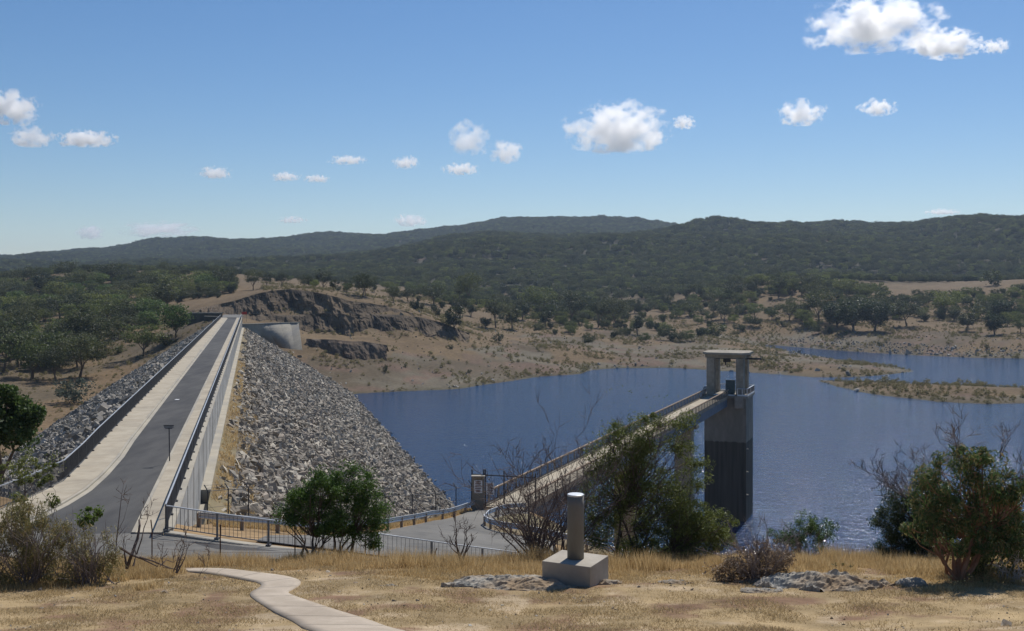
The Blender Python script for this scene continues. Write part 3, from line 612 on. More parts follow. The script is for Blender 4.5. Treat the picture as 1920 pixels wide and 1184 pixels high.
# ------------------------------------------------------------------ bridge and intake tower
BA = math.atan(0.4)                       # bridge azimuth from +Y towards +X
def bx(x0, y): return x0 + 0.4 * y
ZB = -17.05
def bridge():
    y0, y1 = 79.5, 159.5; xc = -32.35; hw = 1.8 / math.cos(0)     # half width measured along X
    r = empty('access_bridge', (bx(xc, 120), 120, ZB), label='long narrow concrete footbridge leading out to the intake tower', cat='bridge'); inv = -Vector(r.location)
    def put(o): o.parent = r; o.location = inv; return o
    path = [(bx(xc, y), y, ZB) for y in np.linspace(y0, y1, 30)]; w = 1.72
    put(MB().sweep(path, [(-w + .16, -.25), (w - .16, -.25), (w - .16, 0), (-w + .16, 0)]).build('deck', M['concrete_pale']))
    for s in (-1, 1):
        put(MB().sweep(path, [(s * w, -.30), (s * (w - .155), -.30), (s * (w - .155), .12), (s * w, .12)][:: s]).build('edge_beam', M['concrete_old']))
        put(MB().sweep(path, [(s * (w - .35) - .18, -1.5), (s * (w - .35) + .18, -1.5), (s * (w - .35) + .18, -.32), (s * (w - .35) - .18, -.32)]).build('girder', M['blue_steel']))
        put(MB().sweep(path, [(s * w - .09, .98), (s * w + .09, .98), (s * w + .09, 1.1), (s * w - .09, 1.1)]).build('handrail', M['timber']))
        put(MB().sweep(path, [(s * w - .04, .12), (s * w + .04, .12), (s * w + .04, .2), (s * w - .04, .2)]).build('lower_rail', M['timber']))
        ca = math.cos(BA); sa = math.sin(BA); rx, ry = ca, -sa; L = (y1 - y0) / ca; proto = None
        for k in range(45):
            y = y0 + (y1 - y0) * (k + .5) / 45
            if proto is None: proto = MB().box((0, 0, 0), (.1, .1, .8)).build('post', M['concrete_old']); o = proto
            else: o = proto.copy(); col.objects.link(o)
            o.parent = r; o.location = Vector((bx(xc, y) + rx * s * w, y + ry * s * w, ZB + .58)) + inv; o.rotation_euler = (0, 0, -BA)
        bl = MB()
        for k in range(320):
            y = y0 + (y1 - y0) * (k + .5) / 320; bl.box((bx(xc, y) + rx * s * w, y + ry * s * w, ZB + .58), (.03, .03, .79), -BA)
        put(bl.build('balusters', M['steel_dark']))
    for y, wd in ((111.5, 2.3), (138, 2.3)):
        p = (bx(xc, y), y); pr = MB().box((p[0], p[1], (ZB - 1.9 + W - 3) / 2), (2.3, 1.5, ZB - 1.9 - W + 3), -BA, 1.0)
        put(pr.build('pier', M['concrete_old'], bevel=.05)); put(MB().box((p[0], p[1], ZB - 1.7), (3.6, 1.7, .396), -BA).build('pier_cap', M['concrete_old']))
    put(MB().box((bx(xc, 79.8), 79.8, ZB - 1.6), (4.2, 1.2, 2.4), -BA).build('abutment', M['concrete_old']))
bridge()
def tower():
    D = Vector((math.sin(BA), math.cos(BA), 0)); Rr = Vector((math.cos(BA), -math.sin(BA), 0))
    ctr = Vector((bx(-32.35, 159.6), 159.6, 0)) + D * 3.6 + Rr * 1.15
    t = empty('intake_tower', (ctr.x, ctr.y, W), label='square concrete intake tower with a portal frame standing in the water', cat='tower'); inv = -Vector(t.location)
    def put(o): o.parent = t; o.location = inv; return o
    def B(r, d, z, sr, sd, sz, name, m, bevel=0.03, parent=None, taper=1.0):
        c = ctr + Rr * r + D * d; o = MB().box((c.x, c.y, z), (sr, sd, sz), -BA, taper).build(name, M[m], bevel=bevel)
        if parent: o.parent = parent
        else: put(o)
        return o
    ztop = ZB + .05; zs = -24.0
    B(0, 0, (ztop - .3 + zs) / 2, 6.4, 6.6, ztop - .3 - zs, 'upper_shaft', 'tower')
    B(0, 0, (zs + W - 6) / 2, 6.38, 6.58, zs - W + 6, 'lower_shaft', 'tower')
    B(0, 0, ztop - .1, 6.9, 7.1, .4, 'platform', 'concrete_old')
    for k in range(5): # joint bands
        pass
    for k, z in enumerate((-25, -28.5, -32)): 
        B(3.2, -2.9, z, .5, .3, .18, 'step_bracket', 'concrete', 0)
    # portal: two deep columns, beam, roof slab
    zr = -10.35
    for r in (-2.35, 2.15):
        B(r, -2.2, (zr - .9 + ztop + .102) / 2, 1.15, 1.5, zr - .9 - ztop - .102, 'column', 'concrete_old')
        B(r, 2.2, (zr - .9 + ztop + .102) / 2, 1.0, 1.3, zr - .9 - ztop - .102, 'column', 'concrete_old')
    B(2.15, -3.45, ztop - .85, 1.3, .6, 1.9, 'corbel', 'concrete_old')
    for d in (-2.2, 2.2): B(-.1, d, zr - .62, 6.2, .9, .55, 'cross_beam', 'concrete_old')
    # roof slab with cut corners
    c = ctr + Rr * -.1; prof = [(-3.55, -2.3), (-2.6, -3.6), (2.6, -3.6), (3.55, -2.3), (3.55, 2.3), (2.6, 3.6), (-2.6, 3.6), (-3.55, 2.3)]
    vs = [(c.x + Rr.x * a + D.x * b, c.y + Rr.y * a + D.y * b, z) for z in (zr - .34, zr) for a, b in prof]
    put(MB().add(vs, [tuple(range(7, -1, -1)), tuple(range(8, 16))] + [(i, (i + 1) % 8, 8 + (i + 1) % 8, 8 + i) for i in range(8)]).build('roof_slab', M['concrete_old'], bevel=.04))
    a = c + Rr * -2.5; b = c + Rr * 5.1
    put(MB().sweep([(a.x, a.y, zr - 1.0), (b.x, b.y, zr - 1.0)], [(-.12, -.18), (.12, -.18), (.12, .1), (-.12, .1)]).build('crane_beam', M['steel_dark']))
    h = B(-.3, 0, zr - 1.45, 1.1, .6, .5, 'hoist', 'steel_dark', .05); B(-.5, 0, zr - 1.9, .22, .22, .5, 'hook', 'steel_dark', .03, h)
    k = B(.35, -.6, ztop + 1.2, 1.35, .9, 2.1, 'control_cabinet', 'cabinet'); B(.35, -.6, ztop + 2.29, 1.5, 1.05, .08, 'cabinet_lid', 'galv', .01, k)
    B(-.1, -3.25, ztop + .16, 3.2, .3, .118, 'threshold', 'white', 0); 
    # platform railing
    lo = [(-3.35, -3.45), (-3.35, 3.45), (3.35, 3.45), (3.35, -3.45), (1.9, -3.45)]
    pts = [ctr + Rr * q + D * s for q, s in lo]; g = MB(); bal = MB(); kb = MB()
    path = [(p.x, p.y, ztop + .1) for p in pts]
    for i in range(4):
        p0, p1 = pts[i], pts[i + 1]; n = int((p1 - p0).length / .25)
        g.tube([(p0.x, p0.y, ztop + 1.2), (p1.x, p1.y, ztop + 1.2)], .06, 6); kb.sweep([(p0.x, p0.y, ztop + .1), (p1.x, p1.y, ztop + .1)], [(-.08, 0), (.08, 0), (.08, .2), (-.08, .2)])
        for j in range(n): q = p0.lerp(p1, (j + .5) / n); bal.box((q.x, q.y, ztop + .7), (.03, .03, .98))
        for j in range(3): q = p0.lerp(p1, j / 2.01); o = MB().box((q.x, q.y, ztop + .65), (.12, .12, 1.1)); put(o.build('railing_post', M['galv']))
    put(g.build('guard_railing', M['galv'])); put(bal.build('balusters', M['steel'])); put(kb.build('platform_kerb', M['white']))
tower()
# ------------------------------------------------------------------ far end of the crest: spillway walls
def spillway():
    n = 40; T = []; Bt = []
    tp = [(452, 609.5, 357), (475, 609, 362), (500, 608, 367), (525, 607, 370), (545, 606.5, 371), (560, 606.5, 369)]
    bt = [(452, 650, 356.6), (475, 651, 361.4), (500, 651, 366), (522, 652, 364), (545, 655, 353), (567, 657, 346)]
    T = resamp([P(*p) for p in tp], n); Bt = resamp([P(*p) for p in bt], n)
    V = []; m = 10
    for i in range(n):
        for j in range(m): k = j / (m - 1); V.append(tuple(T[i][q] * (1 - k) + Bt[i][q] * k for q in range(3)))
    for i in range(n):
        V.append((T[i][0], T[i][1] + .8, T[i][2])); V.append((T[i][0], T[i][1] + .8, Bt[i][2]))
    F = [(i * m + j, i * m + j + 1, (i + 1) * m + j + 1, (i + 1) * m + j) for i in range(n - 1) for j in range(m - 1)]
    o_ = n * m
    for i in range(n - 1):
        F.append((i * m, (i + 1) * m, o_ + 2 * (i + 1), o_ + 2 * i)); F.append((o_ + 2 * i, o_ + 2 * i + 2, o_ + 2 * i + 3, o_ + 2 * i + 1))
    e = [(n - 1) * m, (n - 1) * m + m - 1, o_ + 2 * (n - 1) + 1, o_ + 2 * (n - 1)]; F.append(tuple(e))
    root = empty('spillway_wall', P(510, 655, 356), label='curved battered concrete spillway wall at the far right end of the dam crest', cat='wall'); inv = -Vector(root.location)
    o = npmesh('wall_face', V, F, M['concrete'], smooth=False); o.parent = root; o.location = inv
    cp = [(p[0], p[1] + .4, p[2]) for p in T]; o = MB().sweep(cp, [(-.6, .01), (.6, .01), (.6, .35), (-.6, .35)]).build('coping', M['concrete'], root); o.location = inv
    r2 = empty('abutment_wall', P(380, 612, 360), label='dark concrete wall at the far left end of the dam crest', cat='wall'); inv = -Vector(r2.location)
    a = P(352, 588, 366); b = P(416, 588, 359)
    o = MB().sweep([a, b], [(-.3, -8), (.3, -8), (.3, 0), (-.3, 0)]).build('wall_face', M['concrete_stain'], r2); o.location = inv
    o = MB().sweep([a, b], [(-.4, .002), (.4, .002), (.4, .3), (-.4, .3)]).build('coping', M['concrete'], r2); o.location = inv
    a = P(384, 594, 357); b = P(410, 595, 353)
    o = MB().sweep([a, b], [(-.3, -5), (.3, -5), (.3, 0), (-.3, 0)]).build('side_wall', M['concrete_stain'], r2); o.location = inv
    o = MB().sweep([a, b], [(-.35, .002), (.35, .002), (.35, .25), (-.35, .25)]).build('coping', M['concrete'], r2); o.location = inv
    # roadway slab beyond the crest and its joint
    y = 366; tag(loft('crest_slab', [(-11 + dam_axis(q), q, ZC + .02) for q in (354, 392)], [(-3.7 + dam_axis(q), q, ZC + .02) for q in (354, 392)], M['asphalt_old'], thick=.8), 'paler road slab over the spillway', kind='structure')
    s = empty('warning_board', P(458, 592, 352), label='small red warning board at the far end of the crest railing', cat='sign')
    p = P(458, 590, 352); o = MB().box((0, 0, .8), (1.7, .08, .9)).build('board', M['red'], s)
    for q in (-.7, .7): MB().box((q, .06, -.6), (.08, .05, 3.2)).build('leg', M['steel_dark'], s)
spillway()
# cross-bar sign post beside the right-hand kerb of the crest road
y = 65.6; sp = empty('sign_post', (-5.25 + dam_axis(y), y, ZC), label='thin dark sign post with a narrow double-edged plate beside the crest footpath', cat='sign post')
MB().tube([(0, 0, 0), (-.03, 0, 2.05)], .035, 8).build('pole', M['steel_dark'], sp)
pl = MB().box((-.03, -.05, 2.16), (.62, .03, .16)).build('plate', M['sign_grey'], sp)
o = MB().box((-.03, -.055, 2.26), (.66, .05, .045)).build('plate_edge', M['steel_dark'], pl); o = MB().box((-.03, -.055, 2.07), (.42, .05, .04)).build('plate_edge', M['steel_dark'], pl)
# pale litter scrap on the asphalt
q = P(332, 750, 11.24 * FPX / (750 - HOR)); o = MB().box((0, 0, 0), (.35, .5, .03)).build('patch', M['white']); o.location = (q[0], q[1], ZC - .12); tag(o, 'small pale patch lying on the crest road', 'litter')

# ------------------------------------------------------------------ foreground path, monument, outcrops, pickets
def gfore(px, row): return ghit(px, row, 19.0, 31, 900)
PR = [(340,1067),(400,1067.5),(466,1073),(530,1080.5),(556,1087),(565,1093),(561,1100),(548,1107),(538,1113),(550,1119),(573,1127),(640,1149),(700,1167),(762,1186),(860,1215),(1000,1260)]
PL = [(352,1073),(390,1077),(430,1082),(476,1091),(488,1095),(491,1099),(484,1105.6),(474,1110),(468,1115),(471,1120),(480,1127),(512,1147),(548,1164),(590,1184),(660,1215),(760,1260)]
def near_hit(px, row):
    Y = np.linspace(12, 33, 1500); z = smooth_z(X_of(px, Y), Y); rr = HOR - FPX * z / Y; k = int(np.argmax(rr <= row)); return (X_of(px, Y[k]), Y[k])
A = [near_hit(*p) for p in PR]; B = [near_hit(*p) for p in PL]
def chaikin(P_):
    for _ in range(2):
        Q = [P_[0]]
        for i in range(len(P_) - 1):
            a, b = P_[i], P_[i + 1]; Q += [(a[0] * .75 + b[0] * .25, a[1] * .75 + b[1] * .25), (a[0] * .25 + b[0] * .75, a[1] * .25 + b[1] * .75)]
        P_ = Q + [P_[-1]]
    return P_
A = chaikin(A); B = chaikin(B)
V = []; nv = 6
for a, b in zip(A, B):
    for j in range(nv + 1): k = j / nv; V.append((a[0] * (1 - k) + b[0] * k, a[1] * (1 - k) + b[1] * k))
V = np.array(V); zp = ground_z(V[:, 0], V[:, 1]); zs = np.maximum(smooth_z(V[:, 0], V[:, 1]) + .035, 0 * zp + zp * 1.0 - .0) if False else smooth_z(V[:, 0], V[:, 1]) + .03; w = nv + 1
F = [(i * w + j, i * w + j + 1, (i + 1) * w + j + 1, (i + 1) * w + j) for i in range(len(A) - 1) for j in range(nv)]
path_o = npmesh('path', np.column_stack([V, zs]), F, None, smooth=True)
def path_material():
    m = material('path_concrete', (0.38, 0.32, 0.25), (0.47, 0.40, 0.32), 1.5, 0.9, detail=12, bump=0.004, bscale=20, c3=(0.32, 0.265, 0.205), c3amt=0.42); return m
path_o.data.materials.append(path_material()); sm = path_o.modifiers.new('thick', 'SOLIDIFY'); sm.thickness = .12; sm.offset = -1
tag(path_o, 'winding pale concrete footpath', kind='structure')
PATHPOLY = [tuple(p) for p in A] + [tuple(p) for p in B[::-1]]
jm = MB(); acc = 0
for i in range(1, len(A) - 1):
    acc += math.dist(A[i], A[i - 1]) * .5 + math.dist(B[i], B[i - 1]) * .5
    if acc > 1.3:
        acc = 0; a = np.array(A[i]); b = np.array(B[i]); d = (np.array(A[i + 1]) + np.array(B[i + 1]) - a - b); d = d / np.linalg.norm(d) * .012
        q = np.array([a + (b - a) * k for k in np.linspace(.02, .98, 5)])
        for k in range(4):
            pts = [q[k] - d, q[k + 1] - d, q[k + 1] + d, q[k] + d]; zz = smooth_z([p[0] for p in pts], [p[1] for p in pts]) + .034
            jm.add([(p[0], p[1], z_) for p, z_ in zip(pts, zz)], [(0, 1, 2, 3)])
tag(jm.build('path_joints', M['concrete_old']), 'thin joints across the winding footpath', kind='structure')

mo = empty('survey_pillar', (1.57, 25.67, -7.3), R(-26.4), label='grey round concrete pillar on a square concrete block', cat='monument')
pb = MB().box((0, 0, .24), (1.27, 1.2, .64)).build('base_block', M['block'], mo, bevel=.012)
pm = MB().lathe((0, 0, .56), [(.206, 0), (.206, 1.3), (.207, 1.54)], 40).build('pillar', M['pillar_grey'], mo)
for p in pm.data.polygons: p.use_smooth = abs(p.normal.z) < .5
pc = MB().lathe((0, 0, 2.102), [(.205, 0), (.205, .035), (.19, .045)], 40).build('cap_plate', M['galv'], mo)
def outcrop(name, px, row, wpx, hm, dpt, label, seed, cat='rock', pat=None):
    x, y = near_hit(px, row); n = 90; m = 60; a = wpx / FPX * y / 2; U, Vv = np.meshgrid(np.linspace(-1.15, 1.15, n), np.linspace(-1.15, 1.15, m))
    X = x + U * a; Y = y + Vv * dpt; r2 = np.sqrt(U ** 2 + Vv ** 2) + fbm(U * 2 + seed, Vv * 2, 3) * .55
    z = ground_z(X.ravel(), Y.ravel()).reshape(X.shape); lay = fbm(X * 1.7 + seed, Y * 3.5 + 5, 5)
    h = np.clip(1 - r2, -1, 1); h = np.sign(h) * np.abs(h) ** .7 * hm * .6 + np.where(h > 0, np.round(lay * 7) / 7 * hm * .5 + fbm(X * 3, Y * 9, 5) * .10, 0)
    z = z + np.where(r2 > 1, -.15, h); i = (np.arange(m - 1)[:, None] * n + np.arange(n - 1)[None]).ravel()
    ctr = np.array([x, y, float(ground_z(x, y)[0])])
    o = npmesh(name, np.stack([X.ravel(), Y.ravel(), z.ravel()], 1) - ctr, np.stack([i, i + 1, i + n + 1, i + n], 1), M['outcrop'], smooth=False); o.location = ctr
    tag(o, label, cat); return o
outcrop('rock_outcrop', 950, 1097, 235, .26, 1.0, 'flat lichen-grey rock outcrop left of the pillar block', 1)
outcrop('rock_outcrop', 1090, 1093, 150, .16, .5, 'pale rock shelf under the pillar block', 4)
outcrop('rock_outcrop', 1525, 1096, 270, .42, 1.1, 'long grey layered rock outcrop right of the brown shrub', 2)
outcrop('rock_outcrop', 1425, 1110, 80, .12, .35, 'small grey rock at the foot of the brown shrub', 7)
outcrop('boulder', 1708, 1098, 58, .2, .4, 'rounded tan boulder in the tall grass before the right-hand tree', 3, 'boulder')
outcrop('rock_outcrop', 1262, 1093, 70, .08, .3, 'little flat rock in the grass between pillar and brown shrub', 9)
outcrop('rock_outcrop', 728, 1100, 34, .07, .2, 'small half-buried stone in the dry grass right of the footpath bend', 11)

def picket(px, rtop, rbase, Y, label, bend=0):
    x = X_of(px, Y); zb = Z_of(rbase, Y); zt = Z_of(rtop, Y); g = gpt(x, Y); zb = min(zb, g) - .1
    o = MB().tube([(0, 0, 0), (0, 0, (zt - zb) * .8), (bend, 0, zt - zb)], .022, 5).build('fence_picket', M['rust']); o.location = (x, Y, zb); return tag(o, label, 'fence post', 'rusty fence pickets below the footpath')
picket(285, 975, 1045, 38, 'rusty fence picket with a bent top in front of the crest footpath corner', -.04)
picket(413, 984, 1060, 36.5, 'straight rusty fence picket in front of the ramp railing')
picket(553, 985, 1058, 36, 'rusty fence picket just left of the twin green trees')
picket(685, 1010, 1055, 37, 'rusty fence picket half hidden at the right foot of the green trees')
picket(1599, 1030, 1052, 36, 'short dark picket standing before the open water')
picket(816, 1028, 1052, 37, 'bent stub of a picket against the railing near the dead sapling', .06)
wp = [(285, 1000, 38), (413, 1008, 36.5), (553, 1008, 36), (685, 1022, 37)]
wf = MB()
for dz in (0, 14, 28):
    wf.tube([P(a, b + dz, c) for a, b, c in wp], .004, 4, False)
tag(wf.build('fence_wire', M['rust']), 'thin sagging wires strung between the rusty pickets', 'wire')
# ------------------------------------------------------------------ quarry cliffs
def cliff(name, cols, yb, yt, label, seed, noise=2.6):
    n = 40 * (len(cols) - 1); m = 48; a = np.array(cols, float); px = np.linspace(a[0, 0], a[-1, 0], n); top = np.interp(px, a[:, 0], a[:, 1]); bot = np.interp(px, a[:, 0], a[:, 2])
    wob = fbm(px / 45 + seed, px * 0, 4) * 9; yb_ = yb + wob; yt_ = yt + wob * .6
    Bx = X_of(px, yb_); Bz = np.minimum(Z_of(bot + 2.5, yb_), ground_z(Bx, yb_) - .8); Tx = X_of(px, yt_); Tz = Z_of(top - .5, yt_); V = np.zeros((n, m, 3)); k = np.linspace(0, 1, m)
    V[..., 0] = Bx[:, None] * (1 - k) + Tx[:, None] * k; V[..., 1] = yb_[:, None] * (1 - k) + yt_[:, None] * k; V[..., 2] = Bz[:, None] * (1 - k) + Tz[:, None] * k
    s = V[..., 0] + V[..., 2] * .5; zz = V[..., 2]; env = np.clip(np.sin(k * math.pi) * 2.5, 0, 1)[None]
    rid = np.abs(fbm(s / 9 + seed, zz / 26, 5)) * 3.0 + fbm(s / 2.6 + seed, zz / 5, 4) * .8; q = fbm(s / 5 + 7, zz / 6 + seed, 4); rid = rid + np.round(q * 4) / 4 * 1.1
    V[..., 1] -= (rid - .6) * noise * env; V[..., 2] += fbm(s / 4 + 3, zz / 4, 4) * 1.1 * env
    ctr = V.reshape(-1, 3).mean(0); ctr[2] = Bz.min()
    i = (np.arange(n - 1)[:, None] * m + np.arange(m - 1)[None]).ravel(); F = np.stack([i, i + m, i + m + 1, i + 1], 1)
    lip = V[:, -1, :].copy(); lip[:, 1] += 8; lip[:, 2] -= 3; Vf = np.concatenate([V.reshape(-1, 3), lip]); j = np.arange(n - 1)
    F2 = np.stack([j * m + m - 1, (j + 1) * m + m - 1, n * m + j + 1, n * m + j], 1)
    o = npmesh(name, Vf - ctr, np.concatenate([F, F2]), M['bank_rock' if 'bank' in name else 'cliff']); o.location = ctr; tag(o, label, 'cliff'); return o
cliff('quarry_cliff', [(352,584,594),(400,573,588),(440,565,584),(480,552,585),(510,546,586),(545,543,587),(580,547,592),(610,553,600),(640,560,610),(662,567,624)], 456, 470, 'high dark quarried rock face behind the spillway wall', 3, 2.2)
cliff('quarry_cliff', [(440,591,602),(500,590,607),(545,592,610),(575,590,618),(610,588,623),(645,590,624),(664,596,624)], 444, 453, 'lower step of the quarried face right behind the spillway coping', 13, 1.8)
cliff('quarry_cliff', [(655,565,580),(690,569,583),(725,575,588),(752,582,591),(775,589,593)], 467, 476, 'thin upper band of dark rock right of the high quarried face', 18, 1.6)
cliff('quarry_cliff', [(655,585,622),(700,590,624),(745,591,626),(790,596,627),(830,606,629),(860,618,630),(880,626,631)], 450, 462, 'lower dark quarried rock face tapering down to the right', 8, 2.0)
cliff('rock_bank', [(574,636,641),(600,637,645),(630,638,646),(655,641,647),(680,641,649),(705,645,650),(725,648,651)], 393, 398, 'low dark broken rock bank on the reservoir edge below the quarry', 5, .8)
# ------------------------------------------------------------------ rock fill (riprap)
_t = (1 + 5 ** .5) / 2
ICO_V = np.array([(-1, _t, 0), (1, _t, 0), (-1, -_t, 0), (1, -_t, 0), (0, -1, _t), (0, 1, _t), (0, -1, -_t), (0, 1, -_t), (_t, 0, -1), (_t, 0, 1), (-_t, 0, -1), (-_t, 0, 1)]) / 1.9
ICO_F = np.array([(0, 11, 5), (0, 5, 1), (0, 1, 7), (0, 7, 10), (0, 10, 11), (1, 5, 9), (5, 11, 4), (11, 10, 2), (10, 7, 6), (7, 1, 8), (3, 9, 4), (3, 4, 2), (3, 2, 6), (3, 6, 8), (3, 8, 9), (4, 9, 5), (2, 4, 11), (6, 2, 10), (8, 6, 7), (9, 8, 1)])
CUB_V = np.array([(x, y, z) for z in (-1, 1) for x, y in ((-1, -1), (1, -1), (1, 1), (-1, 1))]) * .62
CUB_F = np.array([(0, 2, 1), (0, 3, 2), (4, 5, 6), (4, 6, 7), (0, 1, 5), (0, 5, 4), (1, 2, 6), (1, 6, 5), (2, 3, 7), (2, 7, 6), (3, 0, 4), (3, 4, 7)])
def rand_rot(n, g, tilt=None):
    q = g.normal(size=(n, 4)); q /= np.linalg.norm(q, axis=1)[:, None]; w, x, y, z = q.T
    return np.stack([1 - 2 * (y * y + z * z), 2 * (x * y - z * w), 2 * (x * z + y * w), 2 * (x * y + z * w), 1 - 2 * (x * x + z * z), 2 * (y * z - x * w), 2 * (x * z - y * w), 2 * (y * z + x * w), 1 - 2 * (x * x + y * y)], 1).reshape(n, 3, 3)
def rocks(name, C, S, m, label, seed, flat=.42):
    g = np.random.default_rng(seed); n = len(C); Vs = []; Fs = []; off = 0
    for kind, (bv, bf) in enumerate(((ICO_V, ICO_F), (CUB_V, CUB_F))):
        sel = (np.arange(n) % 3 == 0) if kind == 0 else (np.arange(n) % 3 != 0); c = C[sel]; s = S[sel]; k = len(c)
        v = bv[None] * (1 + g.normal(size=(k, len(bv), 3)) * .22); sc = np.stack([s * g.uniform(.8, 1.5, k), s * g.uniform(.6, 1.0, k), s * flat * g.uniform(.5, 1.2, k)], 1)
        v = v * sc[:, None]; v = np.einsum('nij,nvj->nvi', rand_rot(k, g), v) + c[:, None]
        Vs.append(v.reshape(-1, 3)); Fs.append((np.arange(k)[:, None, None] * len(bv) + bf[None]).reshape(-1, 3) + off); off += k * len(bv)
    o = npmesh(name, np.concatenate(Vs), np.concatenate(Fs), m); tag(o, label, kind='stuff'); return o
g = np.random.default_rng(21)
def slope_pts(n, k_lo, k_hi, y0, y1, side):
    y = y0 + (y1 - y0) * g.random(n) ** 1.25; k = k_lo + (k_hi - k_lo) * g.random(n)
    if side: x0 = -2.95 + k; z = -14.45 - k / 1.64; x = x0 + dam_axis(y); lim = -1.9 + .5 * np.sin(y * .21) + .5 * np.sin(y * .077) + g.normal(size=n) * .7; keep = x0 > lim
    else: x = np.array([left_rail_x(v) for v in y]) - .3 - k; z = ZC - .2 - k / 1.7; keep = np.ones(n, bool)
    keep &= (ground_z(x, y) < z + .5) & (z > W - 1.0)
    return np.stack([x, y, z], 1)[keep]
C = slope_pts(85000, .4, 41, 56, 352, True); S = np.exp(np.clip(g.normal(size=len(C)), -2, 2.0) * .52) * np.interp(C[:, 1], [60, 120, 352], [.20, .225, .29]); C[:, 2] += S * .12
rocks('riprap', C, S, M['riprap'], 'mass of angular grey and brown rocks covering the upstream slope of the dam', 5)
C = slope_pts(30000, .3, 46, 46, 352, False); S = np.exp(g.normal(size=len(C)) * .4) * .25; C[:, 2] += S * .1
rocks('rubble', C, S, M['riprap_grey'], 'loose grey rubble on the downstream slope left of the railing', 6)
C = slope_pts(900, .3, 3.6, 57, 340, True)
# stones along the far shores
t_ = g.uniform(-.25, .55, 60000); yy = g.uniform(340, 640, 60000); xx = t_ * yy; zz, sd = ground_z(xx, yy, True); pxx = CXP + FPX * t_
pr = np.where((pxx > 1480) & (sd > 0) & (sd < 26) & (yy > 515), .55, np.where((sd > 0) & (sd < 4), .12, np.where((sd > 0) & (sd < 900), .012, 0)))
k = (g.random(60000) < pr) & (xx > dam_axis(yy) + 2); C = np.stack([xx, yy, zz], 1)[k]; S = np.exp(g.normal(size=len(C)) * .4) * .5
rocks('shore_stones', C, S, M['riprap_grey'], 'stones scattered along the far reservoir shore', 8)

# ------------------------------------------------------------------ plants
def leaves(C, size, g, aspect=2.2, droop=0.0, flat=0.0):
    """quads centred on C, long axis random, optionally drooping"""
    n = len(C); a = g.normal(size=(n, 3)); a[:, 2] = a[:, 2] * (1 - flat) - droop; a /= np.linalg.norm(a, axis=1)[:, None]
    b = g.normal(size=(n, 3)); b -= (b * a).sum(1)[:, None] * a; b /= np.linalg.norm(b, axis=1)[:, None]
    s = size * np.exp(g.normal(size=n) * .25); A = a * (s / 2)[:, None]; B = b * (s / 2 / aspect)[:, None]
    V = np.stack([C - A, C + B - A * .1, C + A, C - B - A * .1], 1).reshape(-1, 3); F = np.arange(n * 4).reshape(-1, 4); return V, F
def limb(p, d, L, r, g, bend=.25, n=5, lift=0.0):
    pts = [p.copy()]; rad = [r]; d = d / np.linalg.norm(d); q = p.copy()
    for i in range(n):
        d = d + g.normal(size=3) * bend / n * 1.5; d[2] += lift / n; d /= np.linalg.norm(d); q = q + d * L / n; pts.append(q.copy()); rad.append(r * (1 - .7 * (i + 1) / n))
    return pts, rad, d
def skeleton(g, h, spread, trunk_h, r, stems=1, limbs=5, levels=2, lean=.15, up=.5, sides=6, twist=.3, base_spread=.1):
    mb = MB(); tips = []
    def grow(p, d, L, r, lev):
        pts, rad, de = limb(p, d, L, r, g, twist, 5, up * .3); mb.tube(pts, rad, sides if lev > 0 else 4, False)
        if lev == 0: tips.append(pts[-1]); tips.append(pts[3]); return
        for k in range(g.integers(2, 4)):
            i = int(g.integers(2, 6)); i = min(i, 5); nd = de + g.normal(size=3) * .75; nd[2] += up * .4
            grow(pts[i], nd, L * g.uniform(.5, .75), rad[i] * .75 + .001, lev - 1)
    for s in range(stems):
        a = g.uniform(0, 6.283); p = np.array([math.cos(a), math.sin(a), 0]) * base_spread * (stems > 1); d = np.array([math.cos(a) * lean * (2 if stems > 1 else 1), math.sin(a) * lean * (2 if stems > 1 else 1), 1.0])
        pts, rad, de = limb(p, d, trunk_h, r / math.sqrt(stems), g, twist * .6, 6); rad = [x * .9 + r * .1 for x in rad]; mb.tube(pts, rad, sides + 2, False)
        for k in range(limbs):
            a = 6.283 * k / limbs + g.uniform(-.5, .5); i = int(g.integers(3, 7)); q = pts[i]
            tgt = np.array([math.cos(a) * spread * .62, math.sin(a) * spread * .62, (h - q[2]) * g.uniform(.35, .75)]); L = np.linalg.norm(tgt)
            grow(q, tgt, L * .75, max(rad[i] * .7, r * .22), levels - 1)
    return mb, np.array(tips)
